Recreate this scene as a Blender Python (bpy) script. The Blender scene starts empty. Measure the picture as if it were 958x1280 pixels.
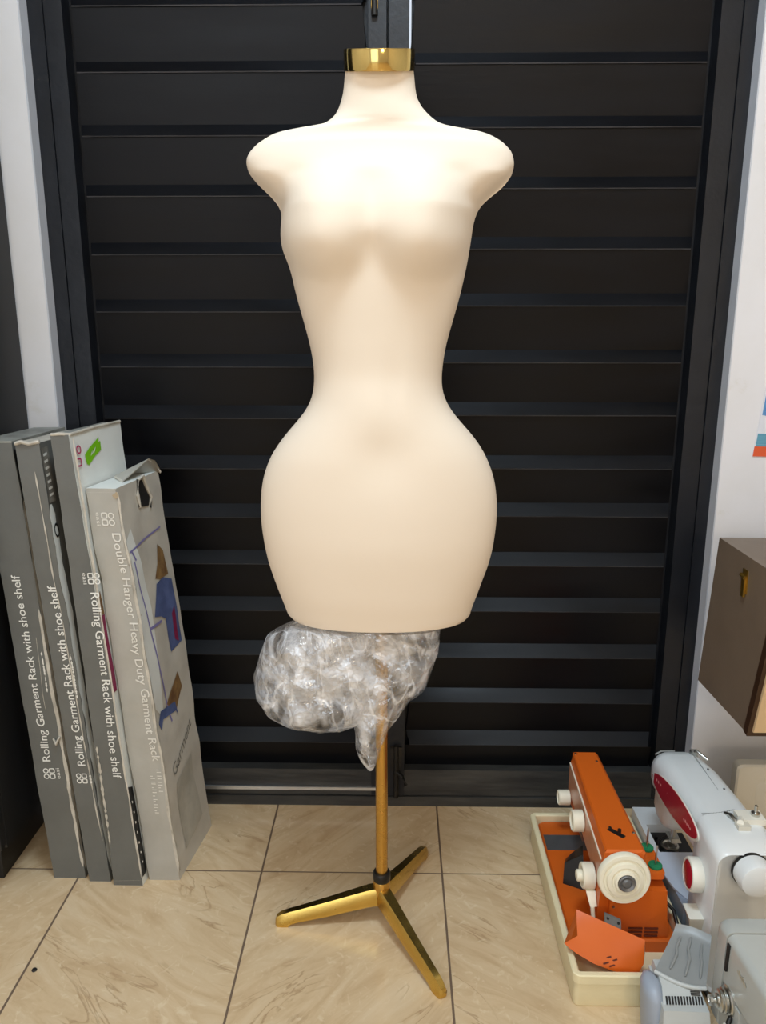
import bpy, bmesh, math, random
from mathutils import Vector, Matrix, noise
random.seed(7)
scene = bpy.context.scene
C = scene.collection
R = math.radians

# ------------------------------------------------------------------ materials
def lin(c):
    c = c / 255.0
    return c / 12.92 if c <= 0.04045 else ((c + 0.055) / 1.055) ** 2.4
def rgb(r, g, b): return (lin(r), lin(g), lin(b), 1.0)

def mat(name, color, rough=0.5, metal=0.0, var=0.0, vscale=8.0, bump=0.0, bscale=60.0,
        spec=0.5, coat=0.0, emit=None, estr=0.0, rvar=0.0, color2=None, stretch=(1, 1, 1)):
    m = bpy.data.materials.new(name); m.use_nodes = True
    nt = m.node_tree; N = nt.nodes; L = nt.links
    b = N['Principled BSDF']
    b.inputs['Base Color'].default_value = color
    b.inputs['Roughness'].default_value = rough
    b.inputs['Metallic'].default_value = metal
    b.inputs['Specular IOR Level'].default_value = spec
    b.inputs['Coat Weight'].default_value = coat
    b.inputs['Coat Roughness'].default_value = 0.08
    if emit:
        b.inputs['Emission Color'].default_value = emit
        b.inputs['Emission Strength'].default_value = estr
    tc = N.new('ShaderNodeTexCoord')
    mp = N.new('ShaderNodeMapping'); mp.inputs['Scale'].default_value = stretch
    L.new(tc.outputs['Object'], mp.inputs['Vector'])
    if var or color2 or rvar:
        n = N.new('ShaderNodeTexNoise'); n.inputs['Scale'].default_value = vscale
        n.inputs['Detail'].default_value = 5; n.inputs['Roughness'].default_value = 0.6
        L.new(mp.outputs[0], n.inputs['Vector'])
        ramp = N.new('ShaderNodeValToRGB')
        ramp.color_ramp.elements[0].position = 0.35; ramp.color_ramp.elements[1].position = 0.68
        if color2: c2 = color2
        else: c2 = tuple(min(1, color[i] * (1 + var)) for i in range(3)) + (1,)
        c1 = color if color2 else tuple(color[i] * (1 - var) for i in range(3)) + (1,)
        ramp.color_ramp.elements[0].color = c1; ramp.color_ramp.elements[1].color = c2
        L.new(n.outputs['Fac'], ramp.inputs['Fac'])
        L.new(ramp.outputs[0], b.inputs['Base Color'])
        if rvar:
            mr = N.new('ShaderNodeMapRange')
            mr.inputs['From Min'].default_value = 0.3; mr.inputs['From Max'].default_value = 0.7
            mr.inputs['To Min'].default_value = rough - rvar; mr.inputs['To Max'].default_value = rough + rvar
            L.new(n.outputs['Fac'], mr.inputs['Value']); L.new(mr.outputs[0], b.inputs['Roughness'])
    if bump:
        n2 = N.new('ShaderNodeTexNoise'); n2.inputs['Scale'].default_value = bscale
        n2.inputs['Detail'].default_value = 4
        L.new(mp.outputs[0], n2.inputs['Vector'])
        bp = N.new('ShaderNodeBump'); bp.inputs['Strength'].default_value = bump
        bp.inputs['Distance'].default_value = 0.01
        L.new(n2.outputs['Fac'], bp.inputs['Height']); L.new(bp.outputs[0], b.inputs['Normal'])
    return m

M = {}
M['form'] = mat('cream jersey', rgb(238, 223, 203), 0.75, bump=0.04, bscale=900, spec=0.25)
M['gold'] = mat('polished gold', rgb(220, 192, 118), 0.10, 1.0, rvar=0.03, vscale=30)
M['pole'] = mat('brushed brass', rgb(206, 162, 84), 0.27, 1.0, rvar=0.04, vscale=20)
M['leg'] = mat('worn brass', rgb(214, 180, 96), 0.24, 1.0, var=0.06, vscale=25, rvar=0.06)
M['clear'] = mat('frosted cap', rgb(205, 205, 195), 0.25, var=0.05)
M['blackpaint'] = mat('black gloss paint', rgb(11, 12, 16), 0.40, var=0.3, vscale=5, bump=0.03, bscale=40,
                      rvar=0.08, spec=0.24, stretch=(0.5, 1, 3))
M['lipshine'] = mat('pale lip highlight', rgb(86, 88, 94), 0.45, color2=rgb(50, 52, 58), vscale=12, stretch=(0.6, 1, 1))  # highlight line along each slat lip, painted as a paler edge
M['blackframe'] = mat('black frame paint', rgb(21, 24, 30), 0.42, spec=0.4, var=0.25, vscale=9, bump=0.08, bscale=60)
M['blackworn'] = mat('scuffed black paint', rgb(36, 37, 38), 0.5, color2=rgb(66, 66, 64), vscale=14, bump=0.12, bscale=60, stretch=(0.35, 1, 2.2))
M['cabinet'] = mat('black laminate', rgb(18, 18, 19), 0.5, var=0.15, vscale=6)
M['steel'] = mat('steel', rgb(196, 196, 190), 0.28, 1.0, var=0.1, vscale=30)
M['alu'] = mat('aluminium', rgb(225, 228, 230), 0.35, 0.9, var=0.06, vscale=30)
M['darkmetal'] = mat('dark metal', rgb(46, 44, 42), 0.4, 0.6, var=0.25, vscale=40)
M['orange'] = mat('orange enamel', rgb(214, 100, 28), 0.4, var=0.04, vscale=5, spec=0.35)
M['orangepanel'] = mat('orange panel with painted shine', rgb(190, 112, 66), 0.3, color2=rgb(204, 150, 120), vscale=9, stretch=(1, 1, 2))  # pinkish tint paints the clear panel's reflections into its colour
M['cream'] = mat('cream plastic', rgb(240, 234, 212), 0.38, var=0.03, vscale=12)
M['traycream'] = mat('yellowed cream plastic', rgb(236, 224, 184), 0.42, var=0.04, vscale=10, bump=0.02)
M['slot'] = mat('black recess', rgb(20, 17, 15), 0.7, var=0.1)
M['ventorange'] = mat('dark vent', rgb(96, 34, 10), 0.7, var=0.1)
M['plategrey'] = mat('grey plate', rgb(112, 112, 112), 0.35, 0.5, var=0.12, vscale=18)
M['blackplastic'] = mat('black plastic', rgb(22, 22, 23), 0.35, var=0.2, vscale=20)
M['green'] = mat('green felt', rgb(22, 124, 78), 0.85, var=0.15, vscale=60, bump=0.2, bscale=200)
M['whiteplastic'] = mat('white enamel', rgb(226, 230, 230), 0.28, var=0.02, vscale=6, coat=0.2)
M['whitewarm'] = mat('warm white plastic', rgb(232, 229, 216), 0.35, var=0.03, vscale=12)
M['red'] = mat('red gloss', rgb(176, 22, 50), 0.22, var=0.05, vscale=14, coat=0.3)
M['pinkmark'] = mat('pale print', rgb(224, 150, 150), 0.5, var=0.05)
M['bluewhite'] = mat('bluish white plate', rgb(206, 216, 230), 0.4, var=0.03, vscale=8)
M['grey'] = mat('grey enamel', rgb(184, 187, 182), 0.36, var=0.03, vscale=7, coat=0.15)
M['grey2'] = mat('light grey plastic', rgb(190, 194, 192), 0.38, var=0.03, vscale=9)
M['tread'] = mat('grey tread plastic', rgb(148, 151, 150), 0.35, var=0.05, vscale=12)
M['greyblue'] = mat('blue grey plastic', rgb(160, 170, 184), 0.4, var=0.04, vscale=8)
M['beige'] = mat('beige plastic', rgb(214, 209, 194), 0.45, var=0.03, vscale=8)
M['casebrown'] = mat('brown leatherette', rgb(120, 103, 86), 0.45, var=0.06, vscale=14, bump=0.05, bscale=300)
M['casetan'] = mat('tan panel', rgb(214, 184, 142), 0.5, var=0.04, vscale=10)
M['casetrim'] = mat('dark brown trim', rgb(58, 36, 20), 0.4, var=0.1, vscale=20)
M['brass'] = mat('aged brass', rgb(176, 140, 60), 0.3, 0.9, var=0.2, vscale=60)
M['card1'] = mat('grey printed card', rgb(101, 102, 98), 0.45, var=0.09, vscale=9, bump=0.05, bscale=30)
M['card4'] = mat('pale grey printed card', rgb(172, 169, 160), 0.45, var=0.07, vscale=12, bump=0.06, bscale=30)
M['cardside'] = mat('off white card', rgb(205, 200, 188), 0.5, color2=rgb(186, 181, 170), vscale=8, bump=0.08, bscale=24)
M['cardwhite'] = mat('white card', rgb(228, 231, 226), 0.42, var=0.04, vscale=8, bump=0.05, bscale=20)
M['cardedge'] = mat('torn card edge', rgb(206, 200, 186), 0.6, color2=rgb(168, 162, 150), vscale=30, bump=0.1, bscale=80)
M['cardtan'] = mat('raw card', rgb(176, 158, 130), 0.7, var=0.12, vscale=20)
M['cardtop'] = mat('dusty card top', rgb(122, 122, 116), 0.5, color2=rgb(160, 160, 152), vscale=14, bump=0.08)
M['inkwhite'] = mat('white ink', rgb(232, 232, 226), 0.5, var=0.03, vscale=60)
M['inkfaint'] = mat('faded white ink', rgb(226, 224, 216), 0.5, var=0.05, vscale=60)
M['inkblack'] = mat('black ink', rgb(26, 26, 26), 0.5, var=0.2, vscale=60)
M['inkgrey'] = mat('dark grey ink', rgb(86, 84, 78), 0.5, color2=rgb(140, 136, 126), vscale=60)
M['inkgreen'] = mat('green ink', rgb(120, 190, 20), 0.45, var=0.06, vscale=60)
M['inkred'] = mat('crimson ink', rgb(176, 40, 92), 0.45, var=0.05, vscale=60)
M['inkmag'] = mat('magenta ink', rgb(132, 38, 76), 0.45, var=0.1, vscale=60)
M['inkblue'] = mat('blue ink', rgb(92, 106, 150), 0.5, color2=rgb(70, 82, 122), vscale=30)
M['inkpurple'] = mat('violet ink', rgb(132, 126, 178), 0.5, var=0.1, vscale=40)
M['inkbrown'] = mat('brown ink', rgb(104, 74, 48), 0.5, color2=rgb(150, 120, 76), vscale=50)
M['inkshade'] = mat('grey hatched ink', rgb(176, 172, 160), 0.5, var=0.1, vscale=30)
M['postblue'] = mat('blue print', rgb(30, 80, 168), 0.35, color2=rgb(120, 180, 225), vscale=24)
M['postteal'] = mat('teal print', rgb(70, 140, 170), 0.4, color2=rgb(120, 175, 195), vscale=60, stretch=(0.1, 1, 5))
M['postor'] = mat('orange print', rgb(222, 92, 50), 0.4, var=0.04)
M['postwh'] = mat('white print', rgb(226, 228, 236), 0.4, var=0.03)
M['postdk'] = mat('dark print', rgb(46, 42, 48), 0.4, var=0.2)
M['ceil'] = mat('ceiling paint', rgb(236, 234, 228), 0.8, var=0.02)
M['lamp'] = mat('lamp diffuser', rgb(255, 255, 255), 0.5, emit=(1, 0.97, 0.93, 1), estr=1.5)
M['lampbody'] = mat('white lamp metal', rgb(235, 235, 235), 0.5, var=0.02)
M['shelfwood'] = mat('white shelf board', rgb(225, 222, 215), 0.5, var=0.03)

def wall_material():
    m = mat('white wall paint', rgb(232, 231, 234), 0.7, color2=rgb(224, 222, 221), vscale=3, bump=0.05, bscale=30)
    nt = m.node_tree; N = nt.nodes; L = nt.links
    b = N['Principled BSDF']; src = b.inputs['Base Color'].links[0].from_socket
    tc = N.new('ShaderNodeTexCoord')
    n = N.new('ShaderNodeTexNoise'); n.inputs['Scale'].default_value = 7; n.inputs['Detail'].default_value = 8
    n.inputs['Roughness'].default_value = 0.7
    L.new(tc.outputs['Object'], n.inputs['Vector'])
    r = N.new('ShaderNodeValToRGB'); r.color_ramp.elements[0].position = 0.6; r.color_ramp.elements[1].position = 0.74
    L.new(n.outputs['Fac'], r.inputs['Fac'])
    mx = N.new('ShaderNodeMixRGB'); mx.inputs[2].default_value = rgb(206, 200, 184)
    mth = N.new('ShaderNodeMath'); mth.operation = 'MULTIPLY'; mth.inputs[1].default_value = 0.55
    L.new(r.outputs[0], mth.inputs[0]); L.new(mth.outputs[0], mx.inputs[0])
    L.new(src, mx.inputs[1]); L.new(mx.outputs[0], b.inputs['Base Color'])
    return m
M['wall'] = wall_material()
M['reveal'] = mat('grey wall reveal', rgb(196, 198, 204), 0.7, var=0.04, vscale=10, bump=0.05)

def floor_material():
    m = bpy.data.materials.new('beige marble tiles'); m.use_nodes = True
    nt = m.node_tree; N = nt.nodes; L = nt.links; b = N['Principled BSDF']
    def math_(op, a, v=None, v2=None):
        n = N.new('ShaderNodeMath'); n.operation = op
        for i, x in enumerate((a, v, v2)):
            if x is None: continue
            if isinstance(x, (int, float)): n.inputs[i].default_value = x
            else: L.new(x, n.inputs[i])
        return n.outputs[0]
    tc = N.new('ShaderNodeTexCoord'); sep = N.new('ShaderNodeSeparateXYZ')
    L.new(tc.outputs['Object'], sep.inputs[0])
    T = 0.3965
    tx = math_('DIVIDE', math_('SUBTRACT', sep.outputs[0], 0.1035), T)
    ty = math_('DIVIDE', math_('SUBTRACT', sep.outputs[1], 1.491), T)
    fx = math_('FRACT', tx); fy = math_('FRACT', ty)
    ix = math_('FLOOR', tx); iy = math_('FLOOR', ty)
    dx = math_('ABSOLUTE', math_('SUBTRACT', math_('FRACT', math_('ADD', fx, 0.5)), 0.5))
    dy = math_('ABSOLUTE', math_('SUBTRACT', math_('FRACT', math_('ADD', fy, 0.5)), 0.5))
    gx = math_('LESS_THAN', dx, 0.0055); gy = math_('LESS_THAN', dy, 0.0042)
    g = math_('MAXIMUM', gx, gy)
    # each tile gets its own piece of stone, veins turned by tile
    cmb = N.new('ShaderNodeCombineXYZ'); L.new(ix, cmb.inputs[0]); L.new(iy, cmb.inputs[1])
    wn = N.new('ShaderNodeTexWhiteNoise'); wn.noise_dimensions = '3D'; L.new(cmb.outputs[0], wn.inputs['Vector'])
    sc = N.new('ShaderNodeVectorMath'); sc.operation = 'SCALE'; sc.inputs['Scale'].default_value = 20
    L.new(wn.outputs['Color'], sc.inputs[0])
    par = math_('PINGPONG', math_('ADD', ix, 8), 1)
    ang = math_('ADD', math_('MULTIPLY', par, -1.35), 0.55)
    rot = N.new('ShaderNodeVectorRotate'); rot.rotation_type = 'Z_AXIS'
    L.new(tc.outputs['Object'], rot.inputs['Vector']); L.new(ang, rot.inputs['Angle'])
    ad = N.new('ShaderNodeVectorMath'); ad.operation = 'ADD'
    L.new(rot.outputs[0], ad.inputs[0]); L.new(sc.outputs[0], ad.inputs[1])
    mp = N.new('ShaderNodeMapping'); mp.inputs['Scale'].default_value = (2.2, 8.5, 1)
    L.new(ad.outputs[0], mp.inputs['Vector'])
    n1 = N.new('ShaderNodeTexNoise'); n1.inputs['Scale'].default_value = 2.2; n1.inputs['Detail'].default_value = 8
    n1.inputs['Roughness'].default_value = 0.62; n1.inputs['Distortion'].default_value = 1.6
    L.new(mp.outputs[0], n1.inputs['Vector'])
    r1 = N.new('ShaderNodeValToRGB'); e = r1.color_ramp.elements
    e[0].position = 0.28; e[0].color = rgb(198, 168, 130); e[1].position = 0.75; e[1].color = rgb(224, 202, 168)
    k = e.new(0.5); k.color = rgb(214, 188, 150)
    L.new(n1.outputs['Fac'], r1.inputs['Fac'])
    # thin dark veins
    n2 = N.new('ShaderNodeTexNoise'); n2.inputs['Scale'].default_value = 1.7; n2.inputs['Detail'].default_value = 6
    n2.inputs['Distortion'].default_value = 1.0; n2.inputs['Roughness'].default_value = 0.5
    L.new(mp.outputs[0], n2.inputs['Vector'])
    v = math_('ABSOLUTE', math_('SUBTRACT', n2.outputs['Fac'], 0.55))
    v = math_('SUBTRACT', 1.0, math_('MINIMUM', math_('MULTIPLY', v, 55.0), 1.0))
    n3 = N.new('ShaderNodeTexNoise'); n3.inputs['Scale'].default_value = 6.0; n3.inputs['Detail'].default_value = 3
    L.new(ad.outputs[0], n3.inputs['Vector'])
    gate = N.new('ShaderNodeMapRange'); gate.inputs['From Min'].default_value = 0.5; gate.inputs['From Max'].default_value = 0.62
    L.new(n3.outputs['Fac'], gate.inputs['Value'])
    v = math_('MULTIPLY', math_('MULTIPLY', v, gate.outputs[0]), 0.5)
    mv = N.new('ShaderNodeMixRGB'); mv.inputs[2].default_value = rgb(140, 100, 58)
    L.new(v, mv.inputs[0]); L.new(r1.outputs[0], mv.inputs[1])
    # pale fossil flecks
    n4 = N.new('ShaderNodeTexNoise'); n4.inputs['Scale'].default_value = 26; n4.inputs['Detail'].default_value = 6
    n4.inputs['Distortion'].default_value = 2.5
    L.new(ad.outputs[0], n4.inputs['Vector'])
    r4 = N.new('ShaderNodeValToRGB'); r4.color_ramp.elements[0].position = 0.58; r4.color_ramp.elements[1].position = 0.72
    r4.color_ramp.elements[1].color = (0.5, 0.5, 0.5, 1)
    L.new(n4.outputs['Fac'], r4.inputs['Fac'])
    mf = N.new('ShaderNodeMixRGB'); mf.inputs[2].default_value = rgb(234, 216, 182)
    L.new(r4.outputs[0], mf.inputs[0]); L.new(mv.outputs[0], mf.inputs[1])
    mg = N.new('ShaderNodeMixRGB'); mg.inputs[2].default_value = rgb(112, 92, 74)
    L.new(g, mg.inputs[0]); L.new(mf.outputs[0], mg.inputs[1])
    L.new(mg.outputs[0], b.inputs['Base Color'])
    ro = math_('ADD', math_('MULTIPLY', g, 0.5), 0.2)
    L.new(ro, b.inputs['Roughness'])
    bp = N.new('ShaderNodeBump'); bp.inputs['Strength'].default_value = 0.4; bp.inputs['Distance'].default_value = 0.002
    bp.invert = True
    L.new(g, bp.inputs['Height']); L.new(bp.outputs[0], b.inputs['Normal'])
    return m
M['floor'] = floor_material()

def film_material():
    m = bpy.data.materials.new('clear plastic film'); m.use_nodes = True
    nt = m.node_tree; N = nt.nodes; L = nt.links; b = N['Principled BSDF']
    b.inputs['Base Color'].default_value = rgb(244, 246, 250); b.inputs['Roughness'].default_value = 0.16
    b.inputs['Specular IOR Level'].default_value = 0.8
    tr = N.new('ShaderNodeBsdfTransparent'); mx = N.new('ShaderNodeMixShader')
    tc = N.new('ShaderNodeTexCoord')
    n = N.new('ShaderNodeTexNoise'); n.inputs['Scale'].default_value = 8; n.inputs['Detail'].default_value = 3
    n.inputs['Distortion'].default_value = 2.5
    L.new(tc.outputs['Object'], n.inputs['Vector'])
    r = N.new('ShaderNodeMapRange'); r.inputs['From Min'].default_value = 0.40; r.inputs['From Max'].default_value = 0.68
    r.inputs['To Min'].default_value = 0.02; r.inputs['To Max'].default_value = 0.62
    L.new(n.outputs['Fac'], r.inputs['Value'])
    n5 = N.new('ShaderNodeTexNoise'); n5.inputs['Scale'].default_value = 4.5; n5.inputs['Detail'].default_value = 3; n5.inputs['Distortion'].default_value = 3.0
    mp5 = N.new('ShaderNodeMapping'); mp5.inputs['Scale'].default_value = (1.5, 1.0, 0.7); mp5.inputs['Rotation'].default_value = (0, 0.6, 0)
    L.new(tc.outputs['Object'], mp5.inputs['Vector']); L.new(mp5.outputs[0], n5.inputs['Vector'])
    def mth(op, a, v):
        q = N.new('ShaderNodeMath'); q.operation = op; L.new(a, q.inputs[0])
        if isinstance(v, float): q.inputs[1].default_value = v
        else: L.new(v, q.inputs[1])
        return q.outputs[0]
    rd = mth('ABSOLUTE', mth('SUBTRACT', n5.outputs['Fac'], 0.5), 0.0)
    rd = mth('MULTIPLY', rd, 22.0); rd = mth('MINIMUM', rd, 1.0)
    rd = mth('MULTIPLY', mth('MULTIPLY', mth('SUBTRACT', rd, 1.0), -1.0), 0.4)
    fac = mth('MINIMUM', mth('ADD', r.outputs[0], rd), 0.85)
    L.new(fac, mx.inputs[0]); L.new(tr.outputs[0], mx.inputs[1]); L.new(b.outputs[0], mx.inputs[2])
    gl = N.new('ShaderNodeBsdfGlossy'); gl.inputs['Roughness'].default_value = 0.12; gl.inputs['Color'].default_value = (1, 1, 1, 1)
    m2 = N.new('ShaderNodeMixShader'); m2.inputs[0].default_value = 0.13
    L.new(mx.outputs[0], m2.inputs[1]); L.new(gl.outputs[0], m2.inputs[2])
    L.new(m2.outputs[0], N['Material Output'].inputs['Surface'])
    vo = N.new('ShaderNodeTexVoronoi'); vo.inputs['Scale'].default_value = 24; vo.feature = 'F1'
    n2 = N.new('ShaderNodeTexNoise'); n2.inputs['Scale'].default_value = 30; n2.inputs['Detail'].default_value = 3
    L.new(tc.outputs['Object'], n2.inputs['Vector'])
    ad = N.new('ShaderNodeVectorMath'); ad.operation = 'MULTIPLY_ADD'; ad.inputs[1].default_value = (0.06, 0.06, 0.06)
    L.new(n2.outputs['Color'], ad.inputs[0]); L.new(tc.outputs['Object'], ad.inputs[2])
    L.new(ad.outputs[0], vo.inputs['Vector'])
    bp = N.new('ShaderNodeBump'); bp.inputs['Strength'].default_value = 0.75; bp.inputs['Distance'].default_value = 0.012
    L.new(vo.outputs['Distance'], bp.inputs['Height']); L.new(bp.outputs[0], b.inputs['Normal']); L.new(bp.outputs[0], gl.inputs['Normal'])
    return m
M['film'] = film_material()

# ------------------------------------------------------------------ mesh helpers
def nb(): return bmesh.new()

def hexa(bm, p):
    """eight corners: bottom loop 0-3, top loop 4-7"""
    v = [bm.verts.new(q) for q in p]
    for f in ((3, 2, 1, 0), (4, 5, 6, 7), (0, 1, 5, 4), (1, 2, 6, 5), (2, 3, 7, 6), (3, 0, 4, 7)):
        bm.faces.new([v[i] for i in f])
    return v

def box(bm, x0, x1, y0, y1, z0, z1):
    return hexa(bm, [(x0, y0, z0), (x1, y0, z0), (x1, y1, z0), (x0, y1, z0),
                     (x0, y0, z1), (x1, y0, z1), (x1, y1, z1), (x0, y1, z1)])

def prism(bm, pts, fn, a, b):
    """closed polygon pts swept from a to b; fn(p, q, t) gives the 3D point"""
    n = len(pts)
    A = [bm.verts.new(fn(p, q, a)) for p, q in pts]; B = [bm.verts.new(fn(p, q, b)) for p, q in pts]
    bm.faces.new(A[::-1]); bm.faces.new(B)
    for i in range(n):
        j = (i + 1) % n
        bm.faces.new((A[i], A[j], B[j], B[i]))

def loft(bm, loops, cap=True):
    rows = [[bm.verts.new(p) for p in lp] for lp in loops]
    n = len(rows[0])
    for a, b in zip(rows, rows[1:]):
        for i in range(n):
            j = (i + 1) % n
            bm.faces.new((a[i], a[j], b[j], b[i]))
    if cap:
        bm.faces.new(rows[0][::-1]); bm.faces.new(rows[-1])
    return rows

def frame_of(d):
    d = Vector(d).normalized()
    up = Vector((0, 0, 1)) if abs(d.z) < 0.9 else Vector((0, 1, 0))
    x = up.cross(d).normalized(); y = d.cross(x)
    return x, y, d

def lathe(bm, prof, o, d, seg=36):
    x, y, d = frame_of(d); o = Vector(o)
    loops = []
    for r, t in prof:
        r = max(r, 1e-5)
        loops.append([o + d * t + (x * math.cos(2 * math.pi * k / seg) + y * math.sin(2 * math.pi * k / seg)) * r for k in range(seg)])
    loft(bm, loops)

def tube(bm, pts, r, seg=10):
    pts = [Vector(p) for p in pts]; loops = []
    rr = r if isinstance(r, (list, tuple)) else [r] * len(pts)
    for i, p in enumerate(pts):
        a = pts[max(0, i - 1)]; c = pts[min(len(pts) - 1, i + 1)]
        x, y, d = frame_of(c - a)
        loops.append([p + (x * math.cos(2 * math.pi * k / seg) + y * math.sin(2 * math.pi * k / seg)) * rr[i] for k in range(seg)])
    loft(bm, loops)

def rrect(x0, x1, y0, y1, r, n=6):
    out = []
    for cx, cy, a0 in ((x1 - r, y1 - r, 0), (x0 + r, y1 - r, 90), (x0 + r, y0 + r, 180), (x1 - r, y0 + r, 270)):
        for k in range(n + 1):
            a = R(a0 + 90 * k / n); out.append((cx + r * math.cos(a), cy + r * math.sin(a)))
    return out

def wloc(o):
    v = Vector((0, 0, 0))
    while o is not None:
        v += o.location; o = o.parent
    return v

def obj(name, bm, m, parent=None, bevel=0.0, seg=2, angle=38, base=None, smooth=True, recalc=True):
    if bevel:
        es = [e for e in bm.edges if len(e.link_faces) == 2 and e.calc_face_angle(0) > R(25)]
        bmesh.ops.bevel(bm, geom=es, offset=bevel, segments=seg, profile=0.6, affect='EDGES', clamp_overlap=True)
    if recalc: bmesh.ops.recalc_face_normals(bm, faces=bm.faces[:])
    org = wloc(parent) if parent is not None else Vector(base if base else (0, 0, 0))
    bmesh.ops.translate(bm, verts=bm.verts[:], vec=-org)
    me = bpy.data.meshes.new(name); bm.to_mesh(me); bm.free()
    me.materials.append(m)
    if smooth:
        for p in me.polygons: p.use_smooth = True
        me.set_sharp_from_angle(angle=R(angle))
    o = bpy.data.objects.new(name, me); C.objects.link(o)
    if parent is not None: o.parent = parent
    else: o.location = org
    return o

def tag(o, label, cat, group=None, kind=None):
    if label: o['label'] = label
    if cat: o['category'] = cat
    if group: o['group'] = group
    if kind: o['kind'] = kind
    return o

def thing(name, label, cat, loc, group=None):
    o = bpy.data.objects.new(name, None); C.objects.link(o); o.location = loc
    o.empty_display_size = 0.05
    return tag(o, label, cat, group)

def struct(name, bm, m, parent=None, **k):
    o = obj(name, bm, m, parent, **k)
    if parent is None: o['kind'] = 'structure'
    return o

# ------------------------------------------------------------------ room shell
b = nb(); box(b, -2.6, 2.6, -3.4, 2.2, -0.08, 0.0); struct('floor', b, M['floor'], smooth=False)
b = nb(); box(b, -2.6, 2.6, -3.4, 2.0, 2.75, 2.85); struct('ceiling', b, M['ceil'], smooth=False)
b = nb()
YF, YB = 1.70, 1.86
box(b, -2.6, -0.742, YF, YB, 0, 2.75); box(b, 0.708, 2.6, YF, YB, 0, 2.75); box(b, -0.742, 0.708, YF, YB, 2.2, 2.75)
wall_front = struct('wall_front', b, M['wall'], smooth=False)
b = nb()   # the painted reveals of the doorway
box(b, -0.7435, -0.7385, YF + 0.0008, 1.755, 0, 2.2); box(b, 0.7055, 0.7095, YF + 0.0008, 1.755, 0, 2.2)
struct('door_reveal', b, M['reveal'], wall_front, smooth=False)
b = nb(); box(b, -2.6, -2.5, -3.4, 1.70, 0, 2.75); struct('wall_left', b, M['wall'], smooth=False)
b = nb(); box(b, 2.5, 2.6, -3.4, 1.70, 0, 2.75); struct('wall_right', b, M['wall'], smooth=False)
b = nb()   # wall behind the camera with the open shop front
box(b, -2.5, -2.2, -3.4, -3.3, 0, 2.75); box(b, -0.2, 2.5, -3.4, -3.3, 0, 2.75)
box(b, -2.2, -0.2, -3.4, -3.3, 2.4, 2.75)
struct('wall_back', b, M['wall'], smooth=False)

# black steel frame of the doorway
b = nb()
box(b, -0.7385, -0.7085, 1.735, 1.80, 0, 2.2); box(b, 0.679, 0.7055, 1.735, 1.80, 0, 2.2)
box(b, -0.7085, 0.679, 1.735, 1.80, 2.13, 2.2)
struct('trim_1', b, M['blackframe'], bevel=0.002)
b = nb(); box(b, -0.7085, 0.679, 1.738, 1.80, 0.0, 0.026)
struct('trim_2', b, M['blackworn'], bevel=0.003)

LZ = [2.03, 1.913, 1.793, 1.6725, 1.5526, 1.4357, 1.3189, 1.2004, 1.083, 0.9697, 0.8554, 0.7421, 0.6299, 0.5144, 0.4024, 0.2866, 0.1711]
RZ = [2.05, 1.930, 1.808, 1.685, 1.566, 1.449, 1.329, 1.2128, 1.0926, 0.9774, 0.8573, 0.7467, 0.6281, 0.5158, 0.3985, 0.2815, 0.1671]

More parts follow.
